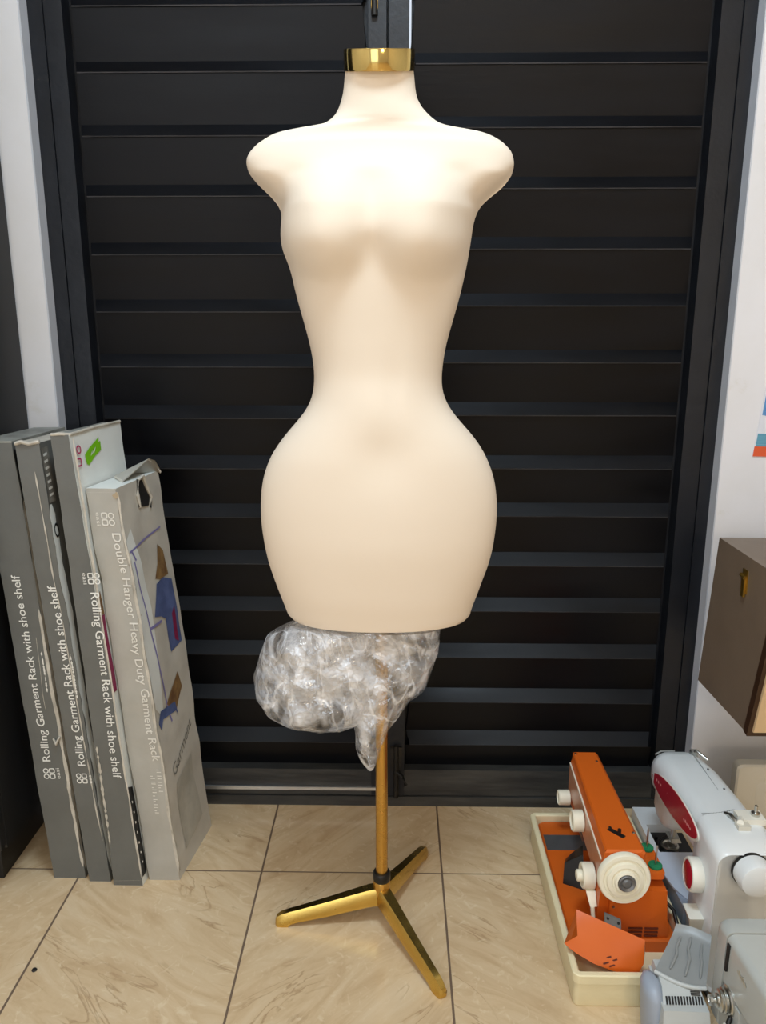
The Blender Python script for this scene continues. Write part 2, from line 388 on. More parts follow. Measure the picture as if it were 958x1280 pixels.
def door_leaf(name, xs0, xs1, sl, sr, zs, gap):
    """leaf between xs0 and xs1, stile widths sl / sr, lip heights zs"""
    root = bpy.data.objects.new(name, None); C.objects.link(root)
    root.location = ((xs0 + xs1) / 2, 1.765, 0.028); root['kind'] = 'structure'
    for a, c in ((xs0, xs0 + sl), (xs1 - sr, xs1)):
        b = nb(); box(b, a, c, 1.7395, 1.79, 0.028, 2.125); obj('stile', b, M['blackframe'], root, bevel=0.0025)
    x0, x1 = xs0 + sl + gap[0], xs1 - sr - gap[1]
    b = nb(); box(b, xs0 + sl, xs1 - sr, 1.7425, 1.79, 0.028, 0.098); obj('bottom_rail', b, M['blackworn'], root, bevel=0.003)
    b = nb(); box(b, xs0 + sl, xs1 - sr, 1.7425, 1.79, 2.045, 2.125); obj('top_rail', b, M['blackframe'], root, bevel=0.003)
    P0, PL = 1.772, 1.7465
    tops = [2.05] + zs
    for i, z in enumerate(zs):
        zu = tops[i] - 0.004 if i else z + 0.1
        zu = min(zu, 2.08)
        b = nb()
        pts = [(PL + 0.0015, z - 0.0035), (PL, z - 0.0015), (P0, z + 0.0245), (PL + 0.0045, zu), (PL + 0.0105, zu), (P0 + 0.006, z + 0.0245)]
        ins = [0.011, 0.011, 0.002, 0.009, 0.009, 0]
        A = [b.verts.new((x0 + d, y, q)) for (y, q), d in zip(pts, ins)]
        B = [b.verts.new((x1 - d, y, q)) for (y, q), d in zip(pts, ins)]
        # a little waviness of hand-made sheet steel
        b.faces.new(A[::-1]); b.faces.new(B)
        for k in range(6):
            b.faces.new((A[k], A[(k + 1) % 6], B[(k + 1) % 6], B[k]))
        so = obj('slat', b, M['blackpaint'], root, bevel=0.0010, seg=1)
        so.data.materials.append(M['lipshine'])
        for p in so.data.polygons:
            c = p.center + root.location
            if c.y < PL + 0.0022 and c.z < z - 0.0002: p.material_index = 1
    # sheet below the last lip
    b = nb(); hexa(b, [(x0, P0, 0.09), (x1, P0, 0.09), (x1, P0 + 0.006, 0.09), (x0, P0 + 0.006, 0.09), (x0, PL + 0.0045, zs[-1] - 0.005), (x1, PL + 0.0045, zs[-1] - 0.005), (x1, PL + 0.0105, zs[-1] - 0.005), (x0, PL + 0.0105, zs[-1] - 0.005)]); obj('kick_panel', b, M['blackpaint'], root)
    bk = 1.70 if gap[0] < 0.004 else 2.05
    b = nb(); box(b, xs0 + sl, xs1 - sr, 1.781, 1.784, 0.095, bk); box(b, x0 + 0.002, xs1 - sr, 1.781, 1.784, bk, 2.05); obj('light_stop_sheet', b, M['blackframe'], root)  # black sheet added behind the slats to stop daylight leaking through
    if gap[0] < 0.004:
        b = nb(); box(b, xs0 - 0.006, xs0 + 0.006, 1.7915, 1.797, 0.03, 2.12); obj('light_stop_strip', b, M['blackframe'], root)  # strip added behind the joint of the leaves to keep its gap dark
    return root
dl = door_leaf('door_1', -0.7075, -0.0235, 0.0365, 0.036, LZ, (0.006, 0.003))
dr = door_leaf('door_2', -0.0185, 0.678, 0.0405, 0.0420, RZ, (0.0025, 0.006))
# bolt hardware
b = nb()
box(b, -0.053, -0.041, 1.732, 1.7395, 1.795, 1.86); tube(b, [(-0.047, 1.734, 1.745 + 0.02), (-0.047, 1.734, 1.9)], 0.0065)
obj('bolt', b, M['darkmetal'], dl, bevel=0.001)
b = nb(); box(b, -0.0535, -0.0405, 1.7325, 1.7395, 1.778, 1.795); obj('bolt_keeper', b, M['brass'], dl, bevel=0.002)
b = nb()
tube(b, [(0.002, 1.732, 0.17), (0.002, 1.73, 0.03)], 0.006); box(b, -0.012, 0.016, 1.7325, 1.7395, 0.10, 0.165)
tube(b, [(0.002, 1.73, 0.10), (0.018, 1.715, 0.095), (0.026, 1.712, 0.075)], 0.005)
obj('drop_bolt', b, M['darkmetal'], dr, bevel=0.001)
b = nb(); box(b, -0.50, -0.035, 1.7355, 1.7415, 0.044, 0.052)
obj('weather_strip', b, M['alu'], dl, bevel=0.001)

# ------------------------------------------------------------------ dress form
SIL = [(0.648,-0.1947,0.1336),(0.668,-0.2013,0.1373),(0.688,-0.2084,0.1444),(0.708,-0.2154,0.1510),(0.728,-0.2217,0.1573),(0.748,-0.2279,0.1644),(0.768,-0.2324,0.1694),(0.788,-0.2359,0.1733),(0.808,-0.2385,0.1756),(0.828,-0.2402,0.1773),(0.848,-0.2408,0.1780),(0.868,-0.2400,0.1772),(0.888,-0.2380,0.1747),(0.908,-0.2344,0.1712),(0.928,-0.2280,0.1645),(0.948,-0.2193,0.1558),(0.968,-0.2064,0.1439),(0.988,-0.1907,0.1286),(1.008,-0.1726,0.1100),(1.028,-0.1561,0.0933),(1.048,-0.1460,0.0820),(1.068,-0.1416,0.0768),(1.088,-0.1406,0.0763),(1.108,-0.1420,0.0781),(1.128,-0.1451,0.0809),(1.148,-0.1494,0.0853),(1.168,-0.1545,0.0908),(1.188,-0.1600,0.0964),(1.208,-0.1654,0.1018),(1.228,-0.1703,0.1067),(1.248,-0.1742,0.1110),(1.268,-0.1797,0.1148),(1.288,-0.1888,0.1181),(1.308,-0.1917,0.1207),(1.328,-0.1907,0.1231),(1.348,-0.1881,0.1285),(1.360,-0.1944,0.1365),(1.368,-0.2008,0.1459),(1.376,-0.2090,0.1566),(1.384,-0.2182,0.1683),(1.392,-0.2279,0.1753),(1.400,-0.2339,0.1812),(1.408,-0.2397,0.1841),(1.416,-0.2423,0.1861),(1.424,-0.2434,0.1860),(1.432,-0.2418,0.1838),(1.440,-0.2367,0.1803),(1.444,-0.2326,0.1762),(1.448,-0.2282,0.1718),(1.452,-0.2236,0.1674),(1.456,-0.2169,0.1609),(1.460,-0.2101,0.1540),(1.464,-0.2028,0.1447),(1.468,-0.1912,0.1311),(1.472,-0.1628,0.0978),(1.476,-0.1265,0.0763),(1.480,-0.1160,0.0654),(1.484,-0.1080,0.0580),(1.488,-0.1035,0.0530),(1.492,-0.0989,0.0479),(1.496,-0.0963,0.0436),(1.500,-0.0939,0.0396),(1.502,-0.0928,0.0376),(1.514,-0.0877,0.0300),(1.526,-0.0851,0.0271),(1.538,-0.0835,0.0258),(1.550,-0.0822,0.0244),(1.562,-0.0811,0.0226)]
def interp(t, x):
    if x <= t[0][0]: return t[0][1:]
    for a, c in zip(t, t[1:]):
        if x <= c[0]:
            k = (x - a[0]) / (c[0] - a[0])
            return tuple(p + (q - p) * k for p, q in zip(a[1:], c[1:]))
    return t[-1][1:]
# z, front depth, back depth, depth offset
DEP = [(0.645, 0.078, 0.10, 0), (0.70, 0.088, 0.118, 0), (0.80, 0.097, 0.140, 0), (0.87, 0.099, 0.146, 0), (0.95, 0.098, 0.130, 0),
       (1.02, 0.088, 0.095, 0), (1.086, 0.080, 0.075, 0), (1.17, 0.086, 0.075, 0), (1.25, 0.094, 0.082, 0), (1.33, 0.094, 0.088, 0),
       (1.40, 0.089, 0.088, 0), (1.45, 0.079, 0.080, -0.001), (1.475, 0.070, 0.070, -0.003), (1.50, 0.058, 0.060, -0.007),
       (1.53, 0.051, 0.053, -0.012), (1.575, 0.047, 0.050, -0.018)]
TW = [(0.6, 0.0), (1.33, 0.0), (1.346, 0.158), (1.385, 0.129), (1.42, 0.110), (1.46, 0.088), (1.478, 0.072), (1.50, 0.0)]
MX, MY = -0.0285, 1.355
# shoulder stub: bottom and top of its outline against |x| from the axis
STUB = [(0.08, 1.22, 1.474), (0.12, 1.29, 1.4725), (0.145, 1.33, 1.4705), (0.158, 1.350, 1.469), (0.17, 1.369, 1.466), (0.18, 1.377, 1.462), (0.19, 1.386, 1.456),
        (0.20, 1.395, 1.448), (0.208, 1.404, 1.440), (0.2135, 1.414, 1.431), (0.2155, 1.422, 1.424)]
def smax(a, c, k):
    m = max(a, c)
    k = k * min(1.0, max(m, 0) / 0.03)
    return 0.5 * (a + c + math.sqrt((a - c) ** 2 + k * k)) - 0.25 * k
def depths(z, x, xl, xr):
    df, db, dy = interp(DEP, z)
    xc, hw = (xl + xr) / 2, (xr - xl) / 2
    u = min(1.0, abs(x - xc) / hw)
    arm = None
    e0 = math.sqrt(max(0, 1 - u ** (2.3 if z < 1.47 else 2.0)))
    if 1.335 < z < 1.492:
        tw = interp(TW, min(z, 1.478))[0]
        if z < 1.346: tw = hw
        t = abs(x - MX) / max(tw, 1e-4)
        tor = math.sqrt(max(0, 1 - t ** 2.3))
        lo, hi = interp(STUB, abs(x - MX))
        if x > xc: hw_scale = 1
        s = (z - (lo + hi) / 2) / ((hi - lo) / 2)
        a = math.sqrt(max(0, 1 - s * s))
        edge = math.sqrt(max(0, 1 - u ** 5))
        w = min(1, max(0, (z - 1.335) / 0.02))
        ell = (1 - u ** 2.4) ** 0.5 if u < 1 else 0
        f = smax(df * tor, 0.062 * a * edge, 0.045); g = smax(db * tor, 0.054 * a * edge, 0.03)
        f = f * w + df * ell * (1 - w); g = g * w + db * ell * (1 - w)
        w2 = min(1, max(0, (z - 1.458) / 0.032)); w2 = w2 * w2 * (3 - 2 * w2)
        f = f * (1 - w2) + df * e0 * w2; g = g * (1 - w2) + db * e0 * w2
    else:
        e = 2.3 if z < 1.47 else 2.0
        ell = math.sqrt(max(0, 1 - u ** e))
        f, g = df * ell, db * ell
    # bust
    bust_ = 0.0
    for sx in (-1, 1):
        bx = MX - 0.011 + sx * 0.079
        dx = (x - bx) / 0.078
        if dx * sx < 0: dx *= 0.84 if z > 1.304 else 1.0
        dz = (z - 1.304) / (0.115 if z > 1.304 else 0.066)
        r2 = dx * dx + dz * dz
        if r2 < 1 :
            bump_ = 0.046 * (1 - r2) ** (1.0 if z > 1.304 else 0.9) * (1 if u < 0.9 else max(0, (1 - u) / 0.1))
            bust_ = smax(bust_, bump_, 0.010)
        q = ((x - bx) ** 2 + (z - 1.306) ** 2) / 0.011 ** 2
        f += 0.0035 * math.exp(-q)
    f += bust_
    # belly line and lower belly
    if 0.6 < z < 1.3:
        f -= 0.004 * math.exp(-((x - MX - 0.022) / 0.012) ** 2) * math.exp(-((z - 1.06) / 0.07) ** 2)
        f -= 0.008 * math.exp(-((x - MX - 0.01) / 0.05) ** 2) * math.exp(-((z - 0.955) / 0.04) ** 2)
        f += 0.005 * math.exp(-((x - MX) / 0.10) ** 2) * math.exp(-((z - 0.80) / 0.09) ** 2)
        f += 0.006 * math.exp(-((x - MX) / 0.05) ** 2) * math.exp(-((z - 1.03) / 0.05) ** 2)
    return f, g, dy
form = thing('dress_form', 'cream curvy female dress form with gold neck cap on a gold three-legged stand', 'dress form', (MX, MY, 0))
b = nb()
zs = []
z = 0.6505
while z < 1.556:
    zs.append(z)
    z += 0.004 if 1.34 < z < 1.445 else (0.0012 if 1.445 <= z < 1.482 else (0.003 if 1.482 <= z < 1.51 else 0.0085))
NS = 56
loops = []
# smoothed outline
def sil(z):
    s = 0.006 if z < 1.40 else 0.0015
    a = [interp(SIL, z + d * s) for d in (-2, -1, 0, 1, 2)]
    w = (1, 2, 3, 2, 1)
    return tuple(sum(w[k] * a[k][i] for k in range(5)) / 9 for i in (0, 1))
ZT = zs[-1]
def tilt(x, y, z):
    # the neck end leans forward, front edge lower
    k = max(0.0, (z - 1.50) / (ZT - 1.50))
    return (x, y, z + k * k * 0.30 * (y - MY + 0.02))
for z in zs:
    xl, xr = sil(z)
    if z < 0.66:
        q = (0.66 - z) / 0.0095; sh = 0.006 * (1 - math.sqrt(max(0, 1 - q * q)))
        xl += sh; xr -= sh
    xc, hw = (xl + xr) / 2, (xr - xl) / 2
    lp = []
    for k in range(2 * NS):
        ph = math.pi * k / NS
        c = math.cos(ph)
        # denser near the sides
        x = xc + hw * c
        f, g, dy = depths(z, x, xl, xr)
        y = MY + dy - f if k > NS else MY + dy + g
        if k in (0, NS): y = MY + dy + (g - f) / 2
        lp.append(tilt(x, y, z))
    loops.append(lp)
loft(b, loops)
top_v = [v for v in b.verts if 1.405 < v.co.z < 1.545]
for k in range(320): bmesh.ops.smooth_vert(b, verts=top_v, factor=0.5, use_axis_x=False, use_axis_y=True, use_axis_z=False)
mid_v = [v for v in b.verts if 0.66 < v.co.z < 1.46]
for k in range(7): bmesh.ops.smooth_vert(b, verts=mid_v, factor=0.5, use_axis_x=False, use_axis_y=True, use_axis_z=False)
torso = obj('torso', b, M['form'], form, angle=60)
# gold neck cap
b = nb()
xl, xr = sil(ZT); nc = (xl + xr) / 2; nr = (xr - xl) / 2 + 0.0016
ncy = MY - 0.02
ax = Vector((0, -0.29, 1)).normalized()
o0 = Vector((nc, ncy, ZT - 0.001))
lathe(b, [(nr - 0.004, -0.002), (nr, -0.002), (nr + 0.0005, 0.0), (nr + 0.0005, 0.026), (nr, 0.0275), (nr - 0.002, 0.0275), (nr - 0.003, 0.025), (nr - 0.003, 0.004)], o0, ax, 64)
cap = obj('neck_cap', b, M['gold'], form)
b = nb(); lathe(b, [(nr - 0.0035, 0.004), (nr - 0.0035, 0.024), (nr - 0.006, 0.0255), (0.0, 0.0255)], o0, ax, 48)
obj('cap_top', b, M['clear'], cap)
# stand
PX, PY = -0.0262, MY
b = nb(); lathe(b, [(0.0118, 0.085), (0.0118, 0.30), (0.0118, 0.66)], (PX, PY, 0), (0, 0, 1), 32); obj('pole', b, M['pole'], form)
b = nb(); lathe(b, [(0.012, 0.092), (0.0165, 0.092), (0.0175, 0.095), (0.0175, 0.108), (0.016, 0.111), (0.0122, 0.111)], (PX, PY, 0), (0, 0, 1), 32)
obj('locking_ring', b, M['darkmetal'], form)
b = nb(); lathe(b, [(0.010, 0.036), (0.0165, 0.040), (0.0172, 0.06), (0.0172, 0.089), (0.016, 0.092), (0.011, 0.092)], (PX, PY, 0), (0, 0, 1), 32)
obj('hub', b, M['pole'], form)
for tx, ty in ((-0.2387, 1.3362), (0.0883, 1.1629), (0.0690, 1.5590)):
    d = Vector((tx - PX, ty - PY, 0)); Ln = d.length; d.normalize(); s = Vector((-d.y, d.x, 0))
    o = Vector((PX, PY, 0))
    loops = []
    # t along the leg, half width bottom, half width top, bottom z, top z
    for t, wb, wt, zb, zt in ((0.010, 0.0150, 0.0125, 0.042, 0.078), (0.03, 0.0150, 0.0120, 0.040, 0.074), (Ln * 0.5, 0.0128, 0.0095, 0.022, 0.052),
                              (Ln - 0.045, 0.0112, 0.0078, 0.010, 0.035), (Ln - 0.030, 0.0110, 0.0075, 0.006, 0.0315), (Ln - 0.024, 0.0110, 0.0075, 0.0, 0.0295),
                              (Ln - 0.012, 0.0105, 0.007, 0.0, 0.026), (Ln - 0.003, 0.0085, 0.0055, 0.0, 0.020), (Ln, 0.005, 0.003, 0.002, 0.013)):
        p = o + d * t
        loops.append([p - s * wb + Vector((0, 0, zb)), p - s * (wb + 0.0006) + Vector((0, 0, zb + (zt - zb) * 0.45)), p - s * wt + Vector((0, 0, zt - 0.004 * min(1, (zt - zb) / 0.03))),
                      p - s * (wt * 0.8) + Vector((0, 0, zt)), p + s * (wt * 0.8) + Vector((0, 0, zt)), p + s * wt + Vector((0, 0, zt - 0.004 * min(1, (zt - zb) / 0.03))),
                      p + s * (wb + 0.0006) + Vector((0, 0, zb + (zt - zb) * 0.45)), p + s * wb + Vector((0, 0, zb))])
    b = nb(); loft(b, loops); obj('leg', b, M['leg'], form, angle=30)

# ------------------------------------------------------------------ plastic bag below the form
b = nb()
def crumple(p, amp):
    a = noise.noise_vector(p * 11) * 0.7 + noise.noise_vector(p * 24) * 0.35
    n = noise.noise(p * 22)
    return p + a * amp + Vector((0, 1, 0)) * (abs(n) - 0.2) * amp
def film_loft(rows, dep, yc, amp, n=72, m=46):
    rows = sorted(rows)
    z0, z1 = rows[0][0], rows[-1][0]
    lps = []
    for i in range(m + 1):
        z = z0 + (z1 - z0) * i / m
        xl, xr = interp(rows, z)
        e = min(1, 0.25 + min(i, m - i * 0.3) / (m * 0.3))
        lp = []
        for k in range(n):
            ph = 2 * math.pi * k / n
            x = (xl + xr) / 2 + (xr - xl) / 2 * math.cos(ph)
            y = yc + dep * e * math.sin(ph)
            fade = min(1.0, (0.636 - z) / 0.03)
            q = crumple(Vector((x, y, z)), amp * max(0.1, fade))
            q.z = min(q.z, 0.6465)
            lp.append(q)
        lps.append(lp)
    loft(b, lps, cap=True)
film_loft([(0.641, -0.1820, -0.0294), (0.6234, -0.221, -0.0147), (0.6123, -0.2361, -0.0074), (0.5805, -0.2506, 0.0075), (0.5403, -0.2625, 0.0003), (0.4948, -0.2612, -0.0221), (0.4671, -0.2365, -0.0371), (0.4425, -0.2085, -0.0674), (0.4294, -0.176, -0.1459)], 0.075, 1.345, 0.011)
film_loft([(0.641, -0.0942, 0.0809), (0.5904, -0.0947, 0.0787), (0.551, -0.0922, 0.0676), (0.524, -0.0866, 0.0577), (0.5015, -0.0809, 0.027), (0.4708, -0.0797, 0.0065), (0.4381, -0.0785, -0.0143), (0.4051, -0.0758, -0.0247), (0.3801, -0.0685, -0.0308), (0.3517, -0.052, -0.0399)], 0.042, 1.330, 0.008)
film_loft([(0.641, -0.19, -0.03), (0.60, -0.215, -0.05), (0.55, -0.232, -0.085), (0.50, -0.220, -0.115), (0.455, -0.19, -0.14)], 0.045, 1.335, 0.016, 60, 34)
bag = obj('plastic_bag', b, M['film'], base=(-0.03, 1.33, 0.35), angle=50)
tag(bag, 'crumpled clear plastic bag hanging around the gold pole under the dress form', 'plastic bag')

# ------------------------------------------------------------------ garment rack boxes
class Carton:
    def __init__(s, bl, br, tl, tr, y0, depth, H, seed, amp=1.0):
        s.amp = amp
        s.bl, s.br, s.tl, s.tr, s.y0, s.depth, s.H = bl, br, tl, tr, y0, depth, H
        s.off = Vector((seed * 3.1, seed * 1.7, seed))
    def p(s, u, v, w, lift=0.0, side='f'):
        t = w / s.H
        xl = s.bl + (s.tl - s.bl) * t; xr = s.br + (s.tr - s.br) * t
        q = Vector((xl + (xr - xl) * u + 0.134 * v, s.y0 + v, w))
        n = (noise.noise_vector((q + s.off) * 14) * 0.0018 + noise.noise_vector((q + s.off) * 4) * 0.0016) * s.amp
        n.z *= 0.5
        k = min(1.0, w / 0.03)
        q = q + n * k
        if side == 'f': q.y -= lift
        elif side == 'r': q.x += lift
        else: q.z += lift
        return q
    def mesh(s, bm, nu=6, nv=14, nw=60):
        vd = {}
        def V(i, j, k):
            key = (i, j, k)
            if key not in vd: vd[key] = bm.verts.new(s.p(i / nu, s.depth * j / nv, s.H * k / nw))
            return vd[key]
        for k in range(nw):
            for i in range(nu):
                bm.faces.new((V(i, 0, k), V(i + 1, 0, k), V(i + 1, 0, k + 1), V(i, 0, k + 1)))
                bm.faces.new((V(i + 1, nv, k), V(i, nv, k), V(i, nv, k + 1), V(i + 1, nv, k + 1)))
            for j in range(nv):
                bm.faces.new((V(nu, j, k), V(nu, j + 1, k), V(nu, j + 1, k + 1), V(nu, j, k + 1)))
                bm.faces.new((V(0, j + 1, k), V(0, j, k), V(0, j, k + 1), V(0, j + 1, k + 1)))
        for i in range(nu):
            for j in range(nv):
                bm.faces.new((V(i, j + 1, 0), V(i + 1, j + 1, 0), V(i + 1, j, 0), V(i, j, 0)))
                bm.faces.new((V(i, j, nw), V(i + 1, j, nw), V(i + 1, j + 1, nw), V(i, j + 1, nw)))
    def patch(s, bm, side, poly, lift=0.0012, step=0.012):
        """flat print: polygon in (across metres, height metres) on the front or the right side"""
        vs = [bm.verts.new((a, w, 0)) for a, w in poly]
        f = bm.faces.new(vs)
        bmesh.ops.triangulate(bm, faces=[f])
        s._fit = None
        return vs
    def place(s, bm, side, lift):
        for v in bm.verts:
            a, w = v.co.x, v.co.y
            if side == 'f':
                width = (s.br - s.bl) + ((s.tr - s.tl) - (s.br - s.bl)) * w / s.H
                v.co = s.p(a / width, 0, w, lift + v.co.z, 'f')
            elif side == 'r': v.co = s.p(1, a, w, lift + v.co.z, 'r')
            else:
                width = s.tr - s.tl
                v.co = s.p(a / width, w, s.H, lift + v.co.z, 't')

def cut(bm, step=0.015):
    # split a flat print so that it follows the dented card
    for ax_ in (0, 1):
        lo = min(v.co[ax_] for v in bm.verts); hi = max(v.co[ax_] for v in bm.verts)
        n = int((hi - lo) / step)
        for k in range(1, n + 1):
            c = [0, 0, 0]; c[ax_] = lo + (hi - lo) * k / (n + 1); nn = [0, 0, 0]; nn[ax_] = 1
            bmesh.ops.bisect_plane(bm, geom=bm.verts[:] + bm.edges[:] + bm.faces[:], plane_co=c, plane_no=nn)

def decal(c, name, side, polys, m, parent, lift=0.0012, thick=0.0):
    b = nb()
    for poly in polys:
        vs = [b.verts.new((a, w, 0)) for a, w in poly]; b.faces.new(vs)
    bmesh.ops.triangulate(b, faces=b.faces[:])
    cut(b)
    c.place(b, side, lift)
    return obj(name, b, m, parent, recalc=False, smooth=False)

def text_bm(body, size=1.0):
    cu = bpy.data.curves.new('t', 'FONT'); cu.body = body; cu.size = size; cu.resolution_u = 3; cu.offset = 0.0
    o = bpy.data.objects.new('t', cu); C.objects.link(o)
    dg = bpy.context.evaluated_depsgraph_get(); dg.update()
    me = bpy.data.meshes.new_from_object(o.evaluated_get(dg))
    b = nb(); b.from_mesh(me)
    bpy.data.objects.remove(o); bpy.data.curves.remove(cu); bpy.data.meshes.remove(me)
    return b

def lettering(c, name, side, body, a0, w0, w1, width_h, m, parent, down=False, lift=0.0013, slant=0.0):
    """line of text running up (or down) the carton, letters width_h tall, centred on a0"""
    b = text_bm(body)
    xs = [v.co.x for v in b.verts]; lo, hi = min(xs), max(xs)
    for v in b.verts:
        t = (v.co.x - lo) / (hi - lo); h = v.co.y * width_h / 0.70
        if not down: v.co = (a0 + width_h / 2 - h + slant * t, w0 + (w1 - w0) * t, 0)
        else: v.co = (a0 - width_h / 2 + h + slant * t, w1 - (w1 - w0) * t, 0)
    cut(b, 0.03)
    d = bmesh.ops.duplicate(b, geom=b.verts[:] + b.edges[:] + b.faces[:])
    bmesh.ops.translate(b, verts=[e for e in d['geom'] if isinstance(e, bmesh.types.BMVert)], vec=(0.0004, 0.0005, 0.0001))
    c.place(b, side, lift)
    return obj(name, b, m, parent, recalc=False, smooth=False)

def ring(bm, cx, cy, r, th, sq):
    n = 24; A = []; B = []
    for k in range(n):
        a = 2 * math.pi * k / n; ca, sa = math.cos(a), math.sin(a)
        e = 1.0 if not sq else 0.45
        f = lambda c_: math.copysign(abs(c_) ** e, c_)
        A.append(bm.verts.new((cx + f(ca) * r, cy + f(sa) * r, 0)))
        B.append(bm.verts.new((cx + f(ca) * (r - th), cy + f(sa) * (r - th), 0)))
    for k in range(n):
        j = (k + 1) % n
        bm.faces.new((A[k], A[j], B[j], B[k]))

def logo(c, side, a0, w0, s, m, parent, down=False):
    b = nb()
    sg = -1 if down else 1
    for i, j, sq in ((0, 0, 0), (1, 0, 0), (0, 1, 0), (1, 1, 1)):
        # i along the text, j across (down the letters)
        ring(b, a0 + sg * (j - 0.5) * s * 0.50, w0 + sg * (i - 0.5) * s * 0.50, s * 0.235, s * 0.085, sq or (i == 0 and j == 1))
    t = text_bm('easi'); xs = [v.co.x for v in t.verts]; lo, hi = min(xs), max(xs)
    for v in t.verts:
        q = (v.co.x - lo) / (hi - lo); h = v.co.y * s * 0.42
        if not down: v.co = (a0 + s * 0.86 - h, w0 - s * 0.48 + q * s * 0.96, 0)
        else: v.co = (a0 - s * 0.86 + h, w0 + s * 0.48 - q * s * 0.96, 0)
    me = bpy.data.meshes.new('t'); t.to_mesh(me); t.free(); b.from_mesh(me); bpy.data.meshes.remove(me)
    c.place(b, side, 0.0013)
    return obj('logo', b, m, parent, recalc=False, smooth=False)

def worn(c, name, side, a0, a1, w0, w1, wid, m, parent, jag=0.4, lift=0.0011, n=40):
    """ragged strip of bared card from (a0,w0) to (a1,w1)"""
    rnd = random.Random(int(w1 * 1000) + int(abs(a0) * 9999))
    Lp, Rp = [], []
    for k in range(n + 1):
        t = k / n; w = w0 + (w1 - w0) * t; a = a0 + (a1 - a0) * t
        h = wid * (0.5 + jag * (rnd.random() - 0.5) * 2 * 0.5)
        if k in (0, n): h *= 0.3
        Lp.append((a - h, w)); Rp.append((a + h, w))
    b = nb()
    vl = [b.verts.new((x, w, 0)) for x, w in Lp]; vr = [b.verts.new((x, w, 0)) for x, w in Rp]
    for k in range(n): b.faces.new((vl[k], vr[k], vr[k + 1], vl[k + 1]))
    c.place(b, side, lift)
    return obj(name, b, m, parent, recalc=False, smooth=False)

def carton(name, label, c, m, mside, mtop):
    root = thing(name, label, 'cardboard box', (c.bl, c.y0, 0), 'garment rack boxes leaning by the cabinet')
    b = nb(); c.mesh(b)
    o = obj('carton', b, m, root, angle=30)
    me = o.data; me.materials.append(mside); me.materials.append(mtop)
    for p in me.polygons:
        if p.normal.x > 0.8: p.material_index = 1
        elif p.normal.z > 0.8: p.material_index = 2
    return root, o

B1 = Carton(-0.7416, -0.6730, -0.7950, -0.7290, 1.4630, 0.185, 0.953, 1)
B2 = Carton(-0.6600, -0.6140, -0.7195, -0.6735, 1.4530, 0.190, 0.955, 2)
B3 = Carton(-0.6030, -0.5410, -0.6440, -0.6095, 1.4420, 0.195, 0.972, 3)
B4 = Carton(-0.5320, -0.4665, -0.5950, -0.5370, 1.4600, 0.190, 0.866, 4, 1.9)

# first box
r1, o1 = carton('garment_rack_box', 'grey garment rack box leaning against the black cabinet, leftmost of the four', B1, M['card1'], M['card1'], M['cardtop'])
logo(B1, 'f', 0.030, 0.2545, 0.025, M['inkwhite'], o1)
lettering(B1, 'lettering', 'f', 'Rolling Garment Rack with shoe shelf', 0.0285, 0.282, 0.690, 0.0165, M['inkwhite'], o1)
worn(B1, 'worn_edge', 'f', 0.067, 0.065, 0.03, 0.62, 0.006, M['cardedge'], o1)
worn(B1, 'torn_edge', 'r', 0.004, 0.004, 0.02, 0.84, 0.009, M['cardedge'], o1)
decal(B1, 'black_print', 'r', [[(0.0005, 0.845), (0.014, 0.845), (0.014, 0.94), (0.0005, 0.94)]], M['inkblack'], o1, 0.0016)
worn(B1, 'scuff', 'f', 0.045, 0.050, 0.40, 0.56, 0.0012, M['inkshade'], o1)
worn(B1, 'fine_print', 'f', 0.056, 0.056, 0.44, 0.53, 0.0022, M['inkfaint'], o1, jag=0.9)
b = nb(); tube(b, [B1.p(0.75, -0.002, 0.335), B1.p(0.86, -0.006, 0.325), B1.p(0.98, -0.003, 0.34)], [0.002, 0.0045, 0.002], 8)
obj('torn_flap', b, M['cardedge'], o1)
b = nb(); hexa(b, [B1.p(0, 0, 0.953), B1.p(1, 0, 0.953), B1.p(1.0, 0.185, 0.953), B1.p(0, 0.185, 0.953),
                   B1.p(0, 0, 0.953, 0.004, 't'), B1.p(1, 0, 0.953, 0.003, 't'), B1.p(1.0, 0.185, 0.953, 0.007, 't'), B1.p(0, 0.185, 0.953, 0.006, 't')])
obj('top_flap', b, M['cardtop'], o1, bevel=0.001)

# second box
r2, o2 = carton('garment_rack_box', 'crushed narrow grey garment rack box, second from the black cabinet', B2, M['card1'], M['card1'], M['cardedge'])
logo(B2, 'f', 0.022, 0.250, 0.024, M['inkwhite'], o2)
lettering(B2, 'lettering', 'f', 'Rolling Garment Rack with shoe shelf', 0.0255, 0.280, 0.672, 0.0165, M['inkwhite'], o2)
worn(B2, 'worn_edge', 'f', 0.043, 0.030, 0.10, 0.90, 0.0022, M['cardedge'], o2, jag=0.9)
worn(B2, 'torn_edge', 'r', 0.012, 0.006, 0.02, 0.835, 0.018, M['cardwhite'], o2, jag=0.25)
decal(B2, 'black_print', 'r', [[(0.0015, 0.838), (0.026, 0.838), (0.026, 0.945), (0.0015, 0.945)]], M['inkgrey'], o2, 0.0016)
b = nb(); 
for k in range(7):
    w = 0.85 + k * 0.013
    vs = [b.verts.new(q) for q in ((0.005, w, 0), (0.018, w + 0.002, 0), (0.018, w + 0.007, 0), (0.005, w + 0.005, 0))]; b.faces.new(vs)
B2.place(b, 'r', 0.0022); obj('print_marks', b, M['inkfaint'], o2, recalc=False, smooth=False)
lettering(B2, 'lettering', 'r', 'O', 0.010, 0.768, 0.797, 0.015, M['inkblack'], o2, down=True, lift=0.0022)
worn(B2, 'fine_print', 'f', 0.040, 0.040, 0.43, 0.53, 0.0022, M['inkfaint'], o2, jag=0.9)
b = nb()
